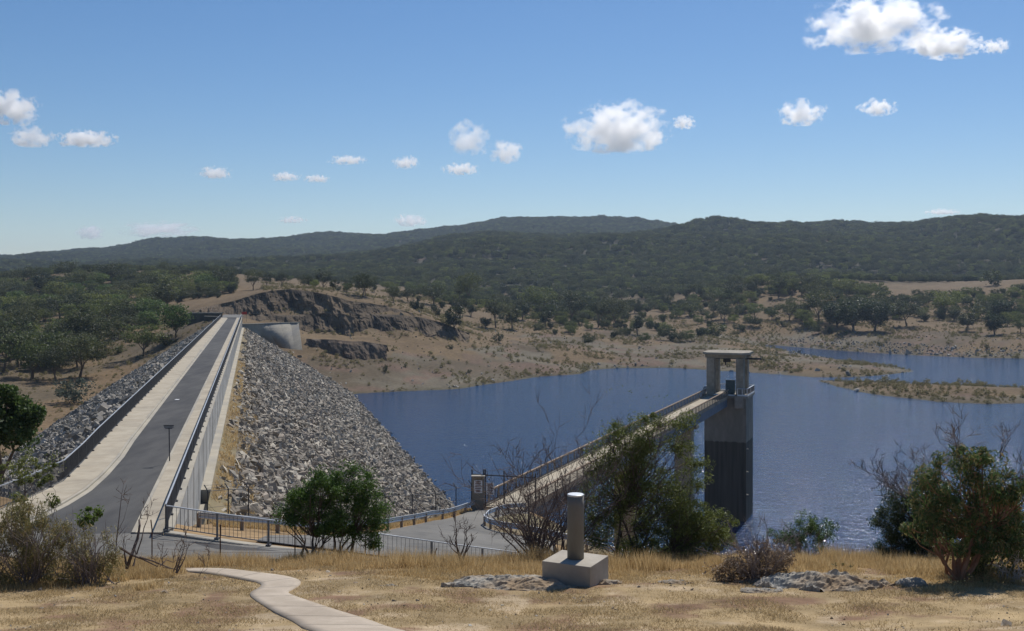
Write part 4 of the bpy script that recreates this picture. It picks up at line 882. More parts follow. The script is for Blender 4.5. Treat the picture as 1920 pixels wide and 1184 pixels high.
def tree_kind(name, label, cat, g, h, spread, trunk_h, r, lm, bm, nclump, nleaf, lsize, clump=.9, stems=1, limbs=5, levels=2, aspect=2.0, droop=.3, flatc=.6, shell=.5, zmin=.35, group=None, gap=0.0, ell=None, up=.5, lean=.15, extra=None, base_spread=.1, twist=.3):
    root = empty(name, (0, 0, 0), label=label, cat=cat, group=group); mb, tips = skeleton(g, h, spread, trunk_h, r, stems, limbs, levels, lean, up, base_spread=base_spread, twist=twist)
    tips = tips[tips[:, 2] > zmin * h]
    cs = []
    # clump centres: branch tips and a ragged shell
    ti = tips[g.integers(0, len(tips), nclump)] + g.normal(size=(nclump, 3)) * clump * .4 if len(tips) else np.zeros((nclump, 3))
    u = g.normal(size=(nclump, 3)); u /= np.linalg.norm(u, axis=1)[:, None]; rad = g.uniform(.55, 1.0, nclump) ** .5
    zc = h * (1 + zmin) / 2; hz = h * (1 - zmin) / 2 * .95; sc_ = np.array([spread * .9, spread * .9, hz]); el = u * rad[:, None] * sc_ * (1 + .22 * np.sin(u[:, :1] * 5 + g.uniform(0, 6)) * np.cos(u[:, 1:2] * 4)) + np.array([0, 0, zc])
    sel = g.random(nclump) < shell; Cc = np.where(sel[:, None], el, ti); rr = clump * np.exp(g.normal(size=nclump) * .35)
    # spray each clump; the leaves thin out in its centre and underneath
    idx = np.repeat(np.arange(nclump), nleaf); n = len(idx); d = g.normal(size=(n, 3)); d /= np.linalg.norm(d, axis=1)[:, None]; d *= (g.random(n) ** .45)[:, None]; d[:, 2] *= flatc
    C = Cc[idx] + d * rr[idx][:, None]; C = C[(C[:, 2] > zmin * h * .7)]
    V, F = leaves(C, lsize, g, aspect, droop); t = mb.build('trunk', M[bm], root); o = npmesh('crown', V, F, M[lm], root)
    if extra is not None:
        V, F = leaves(C[g.random(len(C)) < .0], lsize, g)
    return root
K = []
g = np.random.default_rng(31)
kinds = [ # label words, height, spread, trunk, leaf material, clumps, shape
 ('broad grey-green gum', 11, 5.2, 4.0, 'leaf_gum', 60, dict(limbs=6, zmin=.42, clump=1.5, flatc=.55)),
 ('tall open-crowned gum', 14, 4.3, 6.0, 'leaf_gum', 50, dict(limbs=6, zmin=.45, clump=1.4, flatc=.6, shell=.3)),
 ('olive-green spreading gum', 10, 5.0, 3.2, 'leaf_olive', 60, dict(limbs=6, zmin=.38, clump=1.5, flatc=.5)),
 ('round yellow-green wattle', 8, 3.8, 2.2, 'leaf_green', 55, dict(limbs=6, zmin=.32, clump=1.2, flatc=.7, shell=.7)),
 ('dark dense casuarina', 9, 3.3, 2.0, 'leaf_dark', 60, dict(limbs=6, zmin=.22, clump=1.15, flatc=.9, shell=.6)),
 ('slender small sapling gum', 7, 2.0, 2.8, 'leaf_gum', 24, dict(limbs=4, zmin=.4, clump=.8, flatc=.8)),
]
for nm, h, sp, th, lm, nc, kw in kinds:
    K.append((tree_kind('gum_tree' if 'gum' in nm else ('wattle_tree' if 'wattle' in nm else 'casuarina_tree'), nm, 'tree', g, h, sp, th, .32 if h > 8 else .2, lm, 'bark', int(nc * 1.3), 56, .42, levels=2, droop=.4, **kw), nm, h, sp))
sh_root = tree_kind('low_shrub', 'x', 'shrub', g, 1.6, 1.1, .5, .05, 'leaf_gum', 'bark', 22, 30, .22, clump=.4, stems=3, limbs=3, levels=1, zmin=.1, flatc=.9, shell=.7)
sh_grey = tree_kind('low_shrub', 'x', 'shrub', g, 1.8, 1.3, .5, .05, 'leaf_grey', 'bark', 26, 34, .2, clump=.45, stems=3, limbs=3, levels=1, zmin=.08, flatc=.9, shell=.7)
sh_brown = tree_kind('dry_shrub', 'x', 'shrub', g, 1.0, .7, .3, .03, 'leaf_brush', 'bark', 16, 24, .16, clump=.3, stems=3, limbs=3, levels=1, zmin=.08, flatc=.9, shell=.7)
used = set()
def place(kind, px, row, hpx, y0, y1, label, group=None, sxy=1.0, Y=None):
    root, nm, h, sp = kind
    x, y, z = ghit(px, row, y0, y1) if Y is None else (X_of(px, Y), Y, gpt(X_of(px, Y), Y))
    s = hpx / FPX * y / h; loc = (x, y, z - .15); rz = random.uniform(0, 6.28)
    if id(root) not in used:
        used.add(id(root)); root.location = loc; root.rotation_euler = (0, 0, rz); root.scale = (s * sxy, s * sxy, s); root['label'] = label
        if group: root['group'] = group
        return root
    return copy_thing(root, loc, rz, (s * sxy, s * sxy, s), label, group)
K += [(sh_root, 'low', 1.6, 1.1), (sh_grey, 'grey', 1.8, 1.3), (sh_brown, 'dry', 1.0, .7)]
GUM, TALL, OLV, WAT, CAS, SAP, SHR, SGR, SBR = K
FINE = [
 (WAT,330,634,62,(300,420),'small round yellow-green tree beside the far end of the rubble slope',1.0),
 (OLV,270,668,62,(250,420),'spreading multi-limbed tree on the bare slope with its shadow on dry grass',1.15),
 (OLV,60,712,92,(220,420),'broad bright olive tree at the near left edge of the woodland',1.25),
 (GUM,150,707,80,(220,420),'wide dark tree at the lower right corner of the left woodland',1.25),
 (GUM,105,716,66,(220,420),'shaded tree wedged between two broad trees at the lower edge of the woodland',1.1),
 (SGR,134,757,44,(180,420),'blue-grey rounded bush alone on the bare slope left of the rubble',1.2),
 (SHR,222,663,14,(220,420),'small dark bush on the dry slope left of the multi-limbed tree',1.6),
 (SBR,200,664,12,(220,420),'small reddish bush at the woodland edge on the dry slope',1.4),
 (SHR,310,650,22,(250,420),'squat bush below the round tree beside the rubble',1.5),
 (SGR,337,660,15,(250,420),'low bush growing in the top of the rubble slope',1.5),
 (SBR,155,785,14,(150,420),'tiny bush at the edge of the rubble below the blue-grey bush',1.3),
 (GUM,680,560,46,(500,900),'solitary wide gum on the grassy mound above the quarry',1.05),
 (GUM,880,572,62,(500,1000),'tallest full-crowned gum in the middle of the far bank',.9),
 (TALL,862,600,46,(450,900),'upright gum left of the tallest full-crowned gum',1.1),
 (SAP,850,628,52,(400,800),'thin upright tree at the right end of the quarry face',1.2),
 (TALL,930,616,62,(420,900),'tall gum with a clear stem on the dry bank',1.1),
 (OLV,1010,592,56,(500,900),'broad light-green gum in front of the pale far roof',1.2),
 (GUM,1070,606,60,(450,900),'big umbrella-crowned gum near the centre of the bank',1.15),
 (GUM,1155,614,58,(430,900),'large dark gum standing by itself on the bank right of centre',1.1),
 (TALL,1122,614,56,(430,900),'pale-stemmed gum between two large dark gums',1.0),
 (SAP,960,618,38,(430,900),'small airy tree on the dry bank below the tall gum',1.5),
 (SAP,1022,614,30,(430,900),'short sapling in the dry grass left of centre bank',1.4),
 (SAP,1195,628,36,(430,900),'small ragged tree at the foot of the bank right of the large dark gum',1.4),
 (CAS,911,616,22,(430,900),'compact very dark round shrub on the bank',1.4),
 (SHR,934,642,16,(380,900),'small round dark bush alone on the reservoir flat',1.0),
 (SHR,722,699,14,(360,600),'tiny upright dark bush on the near reservoir flat',.6),
 (SHR,1342,634,26,(430,900),'sparse grey shrub on the flat above the tower roof',1.2),
 (CAS,1600,622,64,(520,900),'dense dark thicket tree standing at the edge of the right bank',1.4),
 (CAS,1570,616,50,(520,900),'dense dark thicket tree left of the tallest thicket tree',1.5),
 (CAS,1640,622,58,(520,900),'dense dark thicket tree right of the tallest thicket tree',1.4),
 (GUM,1536,604,62,(520,1000),'wide dark gum with a pale stem left of the dark thicket',1.1),
 (OLV,1772,592,48,(550,1000),'rounded olive-green tree on the right-hand slope',1.25),
 (GUM,1700,612,48,(520,1000),'spreading gum on rocky ground right of the thicket',1.3),
 (SAP,1812,622,34,(520,1000),'small two-tiered tree on the bare right-hand bank',1.6),
 (CAS,1865,628,42,(520,1000),'dark bushy tree low on the far right bank',1.3),
 (CAS,1880,604,44,(550,1000),'dark bushy tree higher on the far right bank',1.3),
 (SHR,1862,536,26,(800,1000),'lone dark tree on the skyline of the bare track hill',.9),
 (GUM,1452,522,34,(750,1100),'dark round-topped tree on the pink hill crest right of centre',1.1),
 (GUM,500,540,30,(560,1000),'first of the small trees in a row on the ridge above the quarry',1.0),
 (GUM,530,540,30,(560,1000),'paired small tree on the ridge directly above the quarry face',1.0),
 (TALL,606,548,44,(560,1000),'tallest of the trees on the ridge above the quarry',1.3),
 (GUM,572,546,32,(560,1000),'tree just left of the tallest one on the quarry ridge',1.0),
 (GUM,475,545,40,(560,1000),'full tree at the left end of the quarry ridge row',1.0),
 (GUM,125,530,42,(560,1000),'leaning tree topping the left-hand woodland against the far hills',1.1),
 (CAS,88,522,12,(700,1200),'small dark tree on the bare pale hilltop at left',1.6),
]
for kd, px, row, hp, (a, b), lab, sxy in FINE: place(kd, px, row, hp, a, b, lab, sxy=sxy)
rr = random.Random(5)
def inpoly(px, row, poly):
    c = False; n = len(poly)
    for i in range(n):
        x1, y1 = poly[i]; x2, y2 = poly[(i + 1) % n]
        if (y1 > row) != (y2 > row) and px < (x2 - x1) * (row - y1) / (y2 - y1) + x1: c = not c
    return c
def mass(poly, n, kinds, hm, y0, y1, group, mind=9.0, wid=1.1, where=''):
    xs = [p[0] for p in poly]; ys = [p[1] for p in poly]; done = []; tries = 0
    while len(done) < n and tries < n * 40:
        tries += 1; px = rr.uniform(min(xs), max(xs)); row = rr.uniform(min(ys), max(ys))
        if not inpoly(px, row, poly): continue
        x, y, z = ghit(px, row, y0, y1, 160)
        if z < W + 1.2 or any((x - a) ** 2 + (y - b) ** 2 < mind ** 2 for a, b in done): continue
        done.append((x, y)); kd = rr.choice(kinds); h = hm * 1.08 * rr.uniform(.7, 1.25) * (kd[2] / 11 if kd[2] > 3 else 1)
        root, nm, hh, sp = kd; s = h / hh; w = s * wid * rr.uniform(.85, 1.2)
        lab = '%s %s' % (nm + ('' if nm.startswith('low') or 'gum' in nm or 'wattle' in nm or 'casuarina' in nm else ''), where)
        if id(root) not in used:
            used.add(id(root)); root.location = (x, y, z - .2); root.scale = (w, w, s); root['label'] = lab; root['group'] = group
        else: copy_thing(root, (x, y, z - .2), rr.uniform(0, 6.28), (w, w, s), lab, group)
mass([(-70,560),(0,540),(60,535),(180,532),(300,530),(400,535),(440,545),(360,575),(330,600),(300,618),(250,640),(190,680),(100,700),(-70,700)], 160, [GUM, GUM, OLV, CAS, OLV, TALL, WAT], 11.5, 230, 900, 'trees of the woodland left of the dam', 5.0, 1.35, 'in the crowded woodland left of the dam')
mass([(450,545),(640,535),(760,548),(800,575),(900,590),(840,605),(780,585),(690,562),(600,545)], 26, [SAP, OLV, GUM, SAP], 7, 500, 900, 'trees on the grassy mound above the quarry', 8, 1.1, 'on the grassy mound above the quarry')
mass([(780,545),(1300,560),(1300,608),(1200,612),(900,606),(820,585)], 48, [GUM, GUM, TALL, OLV, SAP, CAS], 10, 520, 1000, 'trees scattered on the far bank', 11, 1.15, 'on the far bank behind the open flat')
mass([(1290,555),(1420,540),(1560,545),(1650,560),(1650,600),(1560,612),(1300,612)], 48, [GUM, GUM, TALL, OLV, CAS], 10.5, 560, 1100, 'trees on the slope above the tower', 10, 1.2, 'on the pinkish slope behind the tower')
mass([(1640,570),(1760,562),(1920,548),(1990,548),(1990,625),(1860,625),(1740,605),(1650,605)], 44, [GUM, OLV, CAS, SAP, OLV, SHR], 7.5, 530, 1000, 'trees on the bare bank at right', 9, 1.15, 'on the bare bank at the right edge')
# individual low bushes of the flats
SB = [(690,668),(760,690),(812,672),(845,655),(880,700),(955,672),(1010,660),(1060,668),(1105,655),(1130,672),(1180,662),(1250,668),(1300,655),(1370,668),(1430,676),(1480,690),(1550,640),(1590,648),(1650,650),(1720,655),(1780,645),(1850,655)]
for px, row in SB: place(rr.choice([SBR, SBR, SHR]), px, row, rr.uniform(5, 9), 360, 700, 'little dry bush on the open reservoir flat', 'bushes dotted over the reservoir flats')

# scattered masses nobody could count: instanced on points
def scatter(name, pts, scales, sources, label, seed=0, kindz=None):
    me = bpy.data.meshes.new(name); me.from_pydata([tuple(p) for p in pts], [], []); at = me.attributes.new('sc', 'FLOAT', 'POINT'); at.data.foreach_set('value', np.asarray(scales, dtype=np.float32))
    o = bpy.data.objects.new(name, me); col.objects.link(o); tag(o, label, kind='stuff')
    ng = bpy.data.node_groups.new(name, 'GeometryNodeTree'); ng.interface.new_socket('Geometry', in_out='INPUT', socket_type='NodeSocketGeometry'); ng.interface.new_socket('Geometry', in_out='OUTPUT', socket_type='NodeSocketGeometry')
    N = ng.nodes; L = ng.links; gi = N.new('NodeGroupInput'); go = N.new('NodeGroupOutput'); ip = N.new('GeometryNodeInstanceOnPoints'); jn = N.new('GeometryNodeJoinGeometry')
    for s in sources:
        oi = N.new('GeometryNodeObjectInfo'); oi.inputs['Object'].default_value = s; oi.inputs['As Instance'].default_value = True; oi.transform_space = 'ORIGINAL'; L.new(oi.outputs['Geometry'], jn.inputs[0])
    L.new(gi.outputs[0], ip.inputs['Points']); L.new(jn.outputs[0], ip.inputs['Instance']); ip.inputs['Pick Instance'].default_value = True
    rv = N.new('FunctionNodeRandomValue'); rv.data_type = 'FLOAT_VECTOR'; rv.inputs[0].default_value = (-.06, -.06, 0); rv.inputs[1].default_value = (.06, .06, 6.28); L.new(rv.outputs[0], ip.inputs['Rotation'])
    na = N.new('GeometryNodeInputNamedAttribute'); na.data_type = 'FLOAT'; na.inputs['Name'].default_value = 'sc'; L.new(na.outputs[0], ip.inputs['Scale'])
    L.new(ip.outputs[0], go.inputs[0]); mo_ = o.modifiers.new('scatter', 'NODES'); mo_.node_group = ng; return o
def crown(k): return [c for c in k[0].children if c.name.startswith('crown')][0]
g = np.random.default_rng(77)
def far_points(n, t0, t1, y0, y1):
    t = g.uniform(t0, t1, n); y = np.sqrt(g.uniform(y0 ** 2, y1 ** 2, n)); return t * y, y
x, y = far_points(120000, -.62, .62, 950, 3250)
dens = np.interp(y, [950, 1100, 1500, 3250], [.5, .95, 1.0, .9]); gapn = fbm(x / 70 + 9, y / 70, 4); k = (g.random(len(x)) < dens) & (gapn + .5 * fbm(x / 22, y / 22, 3) < np.interp(y, [950, 2000, 3000], [.55, .68, .95])); x, y = x[k], y[k]; z = ground_z(x, y)
# leave out what the near ridge hides completely: keep everything that could be seen from a step aside
row = HOR - FPX * z / y
s = g.uniform(.6, 1.1, len(x)) * np.interp(y, [900, 1600, 3200], [.9, 1.0, 1.25])
scatter('forest', np.stack([x, y, z - 3.2 * s], 1), s, [crown(GUM), crown(OLV), crown(GUM), crown(CAS)], 'dense dry eucalypt forest covering the far hills')
x, y = far_points(9000, -.60, .62, 520, 1000); px = CXP + FPX * x / y; z, sd = ground_z(x, y, True); row = HOR - FPX * z / y
nn = fbm(x / 50, y / 50, 4); want = np.where(px < 440, np.where(y < 700, .35, .7), np.where(px < 760, .03, np.where(y > 720, .75, .22))) * (nn > -.15) * (z > W + 5); want = np.where((px > 1660) & (y > 780) & (y < 920), 0, want)
k = g.random(len(x)) < want; x, y, z = x[k], y[k], z[k]; s = g.uniform(.45, .85, len(x))
scatter('undergrowth', np.stack([x, y, z - 2.2 * s], 1), s, [crown(GUM), crown(OLV), crown(CAS)], 'scattered low scrub and young trees between the woodland trees')
x, y = far_points(66000, -.30, .62, 312, 760); z, sd = ground_z(x, y, True); nn = fbm(x / 16, y / 16, 4)
pq = CXP + FPX * x / y; k = (sd > .5) & (sd < 900) & (x > dam_axis(y) + 6) & (g.random(len(x)) < np.clip(.24 + nn * 1.6 + .4 * ((pq > 1480) & (y < 430)), .03, 1)); x, y, z = x[k], y[k], z[k]
scatter('scrub', np.stack([x, y, z - .12], 1), np.exp(g.normal(size=len(x)) * .45) * .62, [crown(SBR), crown(SBR), crown(SBR)], 'low dry tufts and weeds dotted over the reservoir flats')
x = g.uniform(-260, -20, 9000); y = g.uniform(110, 480, 9000); z = ground_z(x, y); x0 = x - dam_axis(y); k = (z > np.where(x0 < -11, -11.6 + (x0 + 11) / 1.7, 0)) & (fbm(x / 12, y / 12, 3) > -.1); x, y, z = x[k], y[k], z[k]
scatter('weeds', np.stack([x, y, z - .1], 1), np.exp(g.normal(size=len(x)) * .4) * .5, [crown(SBR)], 'dry weeds on the slope below the dam')
# ------------------------------------------------------------------ near shrubs and trees
def sprays(g, C, R_, n, zsq=1.0):
    """n points per clump centre"""
    idx = np.repeat(np.arange(len(C)), n); d = g.normal(size=(len(idx), 3)); d /= np.linalg.norm(d, axis=1)[:, None]; d *= (g.random(len(idx)) ** .5)[:, None]; d[:, 2] *= zsq
    return C[idx] + d * np.asarray(R_)[idx][:, None]
def local(px, row, Y, o): return np.array([X_of(px, Y) - o[0], Y - o[1], Z_of(row, Y) - o[2]])
def blobs(spec, Y, o, g, per, depth=.9):
    """clump centres filling ellipses given as (px,row,half width px,half height px); depth follows the width"""
    C = []
    for px, row, rw, rh in spec:
        c = local(px, row, Y, o); s = Y / FPX; n = max(3, int(per * rw * rh * s * s * 3.1)); u = g.normal(size=(n, 3)); u /= np.linalg.norm(u, axis=1)[:, None]; u *= (g.random(n) ** .40)[:, None]
        C.append(c + u * np.array([rw * s, rw * s * depth, rh * s]))
    return np.concatenate(C)
def branches_to(g, base, T, r0, frac=1.0, sides=5, sag=.12, hub=None, r1=.006):
    """stems from the base through hubs out to target points, grouped so that limbs fork"""
    mb = MB(); n = len(T)
    hubs = hub if hub is not None else []
    for h in hubs:
        p0 = np.array(base) + g.normal(size=3) * np.array([.06, .06, 0]); mid = p0 * .5 + h * .5 + g.normal(size=3) * np.linalg.norm(h - p0) * .08; q1 = p0 * .75 + mid * .25 + np.array([0, 0, .02])
        a = [p0 + (mid - p0) * k + g.normal(size=3) * .015 for k in (0, .35, .7)] + [mid, mid * .5 + h * .5 + g.normal(size=3) * .04, h]
        mb.tube(a, [r0, r0 * .85, r0 * .75, r0 * .6, r0 * .48, r0 * .35], sides + 1, False)
    H = np.array(hubs) if len(hubs) else np.array([base])
    for t in T:
        if g.random() > frac: continue
        d = np.linalg.norm(H - t, axis=1) + g.random(len(H)) * .3; h = H[int(np.argmin(d))]; L = np.linalg.norm(t - h); m = h * .5 + t * .5 + g.normal(size=3) * L * .12; m[2] -= sag * L * .3
        mb.tube([h, h * .65 + m * .35 + g.normal(size=3) * L * .04, m, m * .4 + t * .6 + g.normal(size=3) * L * .05, t], [r0 * .3, r0 * .24, r0 * .17, r0 * .1 + r1 * .5, r1], 4, False)
    return mb
def near_plant(name, label, cat, basepx, Y, spec, lm, bm, seed, per=5, clump=.22, nleaf=60, ls=.07, aspect=2.5, droop=.2, r0=.05, nhub=6, frac=.5, depth=.9, hubh=.45, extra=None, bare=None, zsq=.9, base_n=1, base_w=.3, br_r1=.005):
    g = np.random.default_rng(seed); x = X_of(basepx, Y); z = gpt(x, Y) - .08; o = (x, Y, z); root = empty(name, o, label=label, cat=cat)
    nleaf = int(nleaf * 1.9); per *= 1.5; ls *= 1.12; C = blobs(spec, Y, o, g, per, depth); C = C[C[:, 2] > .05]; idx = g.permutation(len(C))[:nhub]; bases = [np.array([(k - (base_n - 1) / 2) * base_w / max(1, base_n - 1) if base_n > 1 else 0, 0, 0.0]) for k in range(base_n)]
    mb = MB()
    for bi, b in enumerate(bases):
        hubs = [b + (c - b) * hubh * g.uniform(.8, 1.25) for c in C[idx[bi::base_n]]]; T = C[np.argmin(np.abs(C[:, 0:1] - np.array([q[0] for q in bases])[None] * 2.5), 1) == bi] if base_n > 1 else C
        q = branches_to(g, b, T, r0, frac, hub=hubs, r1=br_r1); mb.add(q.v, q.f)
    if bare:
        for (p0, p1, r) in bare:
            a = local(*p0, Y, o) if len(p0) == 2 else np.array(p0); b = local(*p1, Y, o); L = np.linalg.norm(b - a); mb.tube([a, a * .6 + b * .4 + g.normal(size=3) * L * .05, a * .3 + b * .7 + g.normal(size=3) * L * .05, b], [r, r * .8, r * .6, r * .3], 6)
    mb.build('branches', M[bm], root); R_ = clump * np.exp(g.normal(size=len(C)) * .35); L_ = sprays(g, C, R_, nleaf, zsq); L_ = L_[L_[:, 2] > .03]
    V, F = leaves(L_, ls, g, aspect, droop); npmesh('foliage', V, F, M[lm], root)
    return root, o
def twigs(root, o, starts, seed, m, n=7, L=.8, r=.012, up=.7, gen=3, spread=.6):
    g = np.random.default_rng(seed); mb = MB()
    def rec(p, d, L, r, lev):
        pts, rad, de = limb(p, d, L, r, g, .35, 4, .1); mb.tube(pts, rad, 4, False)
        if lev:
            for k in range(g.integers(2, 4)):
                i = int(g.integers(1, 5)); nd = de + g.normal(size=3) * spread; nd[2] += up * .25; rec(pts[i], nd, L * g.uniform(.45, .75), max(rad[i] * .75, .0075), lev - 1)
    for (p, d) in starts:
        for k in range(n): rec(np.array(p), np.array(d) + g.normal(size=3) * .35, L * g.uniform(.6, 1.15), r, gen)
    return mb.build('bare_twigs', M[m], root)
# twin bright green trees by the railing
near_plant('green_tree', 'bright green bushy tree with one clear stem, left of its larger twin', 'tree', 577, 36.0, [(575,925,30,22),(552,948,26,20),(612,912,34,24),(590,955,32,20),(560,978,28,16),(620,965,30,18),(604,990,34,14),(535,965,10,12),(600,898,14,12)], 'leaf_bright', 'bark', 11, per=12, clump=.3, nleaf=90, ls=.085, aspect=3, r0=.085, nhub=6, frac=.6, hubh=.5)
near_plant('green_tree', 'larger dark green bushy tree with crowded forked stems, right twin by the railing', 'tree', 637, 36.5, [(645,888,24,15),(672,905,30,22),(640,925,34,24),(690,938,30,22),(655,958,34,22),(706,970,24,24),(676,990,32,20),(640,1000,30,16),(702,1012,22,16),(722,955,10,16),(628,980,16,14)], 'leaf_bright', 'bark', 12, per=11, clump=.3, nleaf=80, ls=.085, aspect=3, r0=.07, nhub=9, frac=.7, hubh=.42, base_n=3, base_w=.5)
# bare grey shrub behind the pillar
def bare_shrub(name, label, cat, px, Y, hpx, seed, n, L, r, m, sx=1.0, gen=4, dirs=None, spread=.5):
    x = X_of(px, Y); z = gpt(x, Y) - .05; root = empty(name, (x, Y, z), label=label, cat=cat); g = np.random.default_rng(seed)
    st = [((g.normal() * .12, g.normal() * .12, 0), (g.normal() * sx, g.normal() * sx, 1.6)) for _ in range(n)] if dirs is None else [((0, 0, 0), d) for d in dirs]
    twigs(root, None, st, seed, m, 1, L, r, .9, gen, spread); root.children[0].name = 'branches'; return root
bare_shrub('bare_shrub', 'leafless grey shrub with a fan of fine twigs left of the pillar', 'shrub', 1008, 31.5, 240, 21, 26, 2.35, .035, 'deadwood', .6, 4, spread=.6)
bare_shrub('bare_shrub', 'second leafless grey shrub directly behind the pillar', 'shrub', 1058, 33, 240, 22, 16, 2.4, .035, 'deadwood', .42, 4, spread=.55)
bare_shrub('dead_sapling', 'small dead sapling with a thin dark stem in front of the turning area', 'tree', 865, 31.0, 100, 23, 2, 1.25, .05, 'deadwood', .2, 4, dirs=[(.02, 0, 1), (-.12, 0, 1.0), (.12, 0, 1)], spread=.6)
# big tea-tree right of the pillar
rt, o_ = near_plant('tea_tree', 'large olive-green tea-tree with dark leaning stems right of the pillar', 'tree', 1180, 33.0,
   [(1185,825,52,34),(1150,815,26,22),(1130,860,30,26),(1112,915,26,32),(1095,985,22,34),(1215,790,26,14),(1200,850,46,30),(1265,840,40,22),(1110,1010,26,26),(1170,870,50,35),(1240,800,55,18),(1285,790,28,12),(1215,905,65,40),(1260,930,60,45),(1300,965,68,42),(1330,990,56,34),(1230,990,80,50),(1300,1030,60,25),(1150,940,38,55),(1200,1035,60,25),(1295,880,35,18),(1310,900,22,14),(1140,990,30,30)],
   'leaf_fine', 'bark', 31, per=10, clump=.29, nleaf=72, ls=.085, aspect=4.5, droop=.1, r0=.065, nhub=13, frac=.8, hubh=.5, base_n=3, base_w=.9, depth=.7, br_r1=.006)
g0 = lambda px, row: tuple(local(px, row, 33.0, o_))
twigs(rt, o_, [(g0(1150, 850), (-.2, 0, 1)), (g0(1175, 840), (.1, 0, 1)), (g0(1210, 830), (.2, 0, 1)), (g0(1130, 890), (-.5, 0, 1)), (g0(1120, 900), (-.8, 0, .8)), (g0(1230, 950), (.4, 0, .8))], 5, 'twig_grey', 4, .75, .012, .7, 3)
near_plant('tea_tree', 'low spreading dark green bush at the right foot of the large tea-tree', 'bush', 1310, 33.5, [(1310,1010,70,30),(1270,1040,60,22),(1345,1005,35,25),(1230,1055,40,16)], 'leaf_fine', 'bark', 32, per=8, clump=.25, nleaf=80, ls=.08, aspect=4, r0=.04, nhub=8, frac=.6)
# small green bush
near_plant('green_bush', 'small bright green bush on the brow with grey dry stems beside it', 'bush', 1512, 35, [(1535,995,30,27),(1505,990,28,24),(1465,1000,22,18),(1510,1020,45,18)], 'leaf_green', 'bark', 41, per=10, clump=.2, nleaf=90, ls=.06, aspect=2.5, r0=.035, nhub=8, frac=.5)
bare_shrub('bare_shrub', 'thin grey leafless stems rising above the small green bush', 'shrub', 1492, 34.4, 90, 42, 9, .85, .014, 'twig_grey', .5, 3)
bare_shrub('bare_shrub', 'tall dark dead stem standing in the brown shrub', 'shrub', 1440, 26.6, 120, 43, 2, 1.1, .03, 'deadwood', .15, 3, dirs=[(.1, 0, 1), (-.6, .1, .8)], spread=.5)
# brown dry shrub
near_plant('dry_shrub', 'dry reddish-brown shrub with many upright stems left of the long rock', 'shrub', 1415, 26.0, [(1385,1060,40,34),(1440,1045,44,34),(1415,1082,60,22),(1355,1078,24,22),(1465,1060,22,24)], 'leaf_brown', 'deadwood', 51, per=30, clump=.17, nleaf=26, ls=.055, aspect=2, r0=.02, nhub=16, frac=1.0, hubh=.5, base_n=3, base_w=.9)
bare_shrub('bare_shrub', 'wiry reddish stems growing up through the brown shrub', 'shrub', 1425, 25.8, 90, 173, 34, .95, .011, 'twig_grey', .55, 2, spread=.35)
near_plant('dry_shrub', 'low brown shrublet at the right end of the long rock', 'shrub', 1580, 28.5, [(1585,1070,24,14),(1600,1080,14,8),(1560,1066,12,12)], 'leaf_brush', 'deadwood', 52, per=16, clump=.12, nleaf=16, ls=.05, r0=.012, nhub=8, frac=1.0)
# right-hand trees
rt, o_ = near_plant('dark_wattle', 'dark green wattle with bare grey top branches behind the orange-stemmed tree', 'tree', 1720, 33.5,
   [(1690,950,45,32),(1680,985,48,30),(1720,1000,60,40),(1700,1035,70,25),(1740,940,40,40),(1660,1040,30,16),(1790,1000,70,60),(1870,1030,60,50)], 'leaf_dark', 'bark', 61, per=14, clump=.26, nleaf=75, ls=.085, aspect=4, r0=.08, nhub=9, frac=.7, depth=.8)
g0 = lambda px, row: tuple(local(px, row, 33.5, o_))
twigs(rt, o_, [(g0(1720, 930), (-.8, 0, .8)), (g0(1745, 925), (-.3, 0, 1)), (g0(1700, 935), (-1.2, 0, .5))], 62, 'twig_grey', 6, 1.1, .02, .7, 4)
rt, o_ = near_plant('gum_tree', 'red-tinged gum with an orange stem at the right edge', 'tree', 1797, 25.7,
   [(1800,870,60,32),(1760,900,40,32),(1850,900,60,38),(1745,950,45,40),(1800,950,70,50),(1870,960,60,50),(1905,920,40,50),(1720,975,30,28),(1840,1010,65,35),(1760,1000,35,25),(1900,1010,40,40),(1830,855,30,16)],
   'leaf_red', 'bark_orange', 63, per=11, clump=.22, nleaf=50, ls=.095, aspect=3.2, droop=.9, r0=.075, nhub=10, frac=.8, depth=.75, bare=[((1797,1085),(1735,1000),.035),((1735,1000),(1700,990),.02)], hubh=.45)
g0 = lambda px, row: tuple(local(px, row, 25.7, o_))
twigs(rt, o_, [(g0(1820, 870), (-.2, 0, 1)), (g0(1875, 860), (.3, 0, 1)), (g0(1800, 860), (-.3, 0, 1)), (g0(1900, 900), (.5, 0, .8))], 64, 'twig_grey', 3, .8, .016, .8, 3)
# pale limbs of the gum
near_plant('gum_tree', 'leafy green understorey gum right of the orange stem', 'tree', 1850, 26.6, [(1850,1010,55,45),(1890,990,45,50),(1840,1060,50,28),(1900,1060,45,30),(1860,940,50,35),(1790,1030,35,22)], 'leaf_olive', 'bark', 65, per=13, clump=.22, nleaf=55, ls=.09, aspect=3.2, droop=.8, r0=.05, nhub=8, frac=.8, base_n=2, base_w=.5)
bare_shrub('fallen_branches', 'tangle of pale fallen branches under the right-hand trees', 'branches', 1880, 25.9, 40, 66, 8, .7, .018, 'bark_pale', 1.6, 3, spread=.8)
near_plant('dry_shrub', 'weedy brown undergrowth clump at the foot of the orange-stemmed gum', 'shrub', 1830, 25.2, [(1830,1090,30,16),(1880,1092,36,16),(1780,1094,16,10)], 'leaf_brush', 'deadwood', 67, per=14, clump=.14, nleaf=22, ls=.06, r0=.012, nhub=10, frac=1.0, base_n=3, base_w=.9)
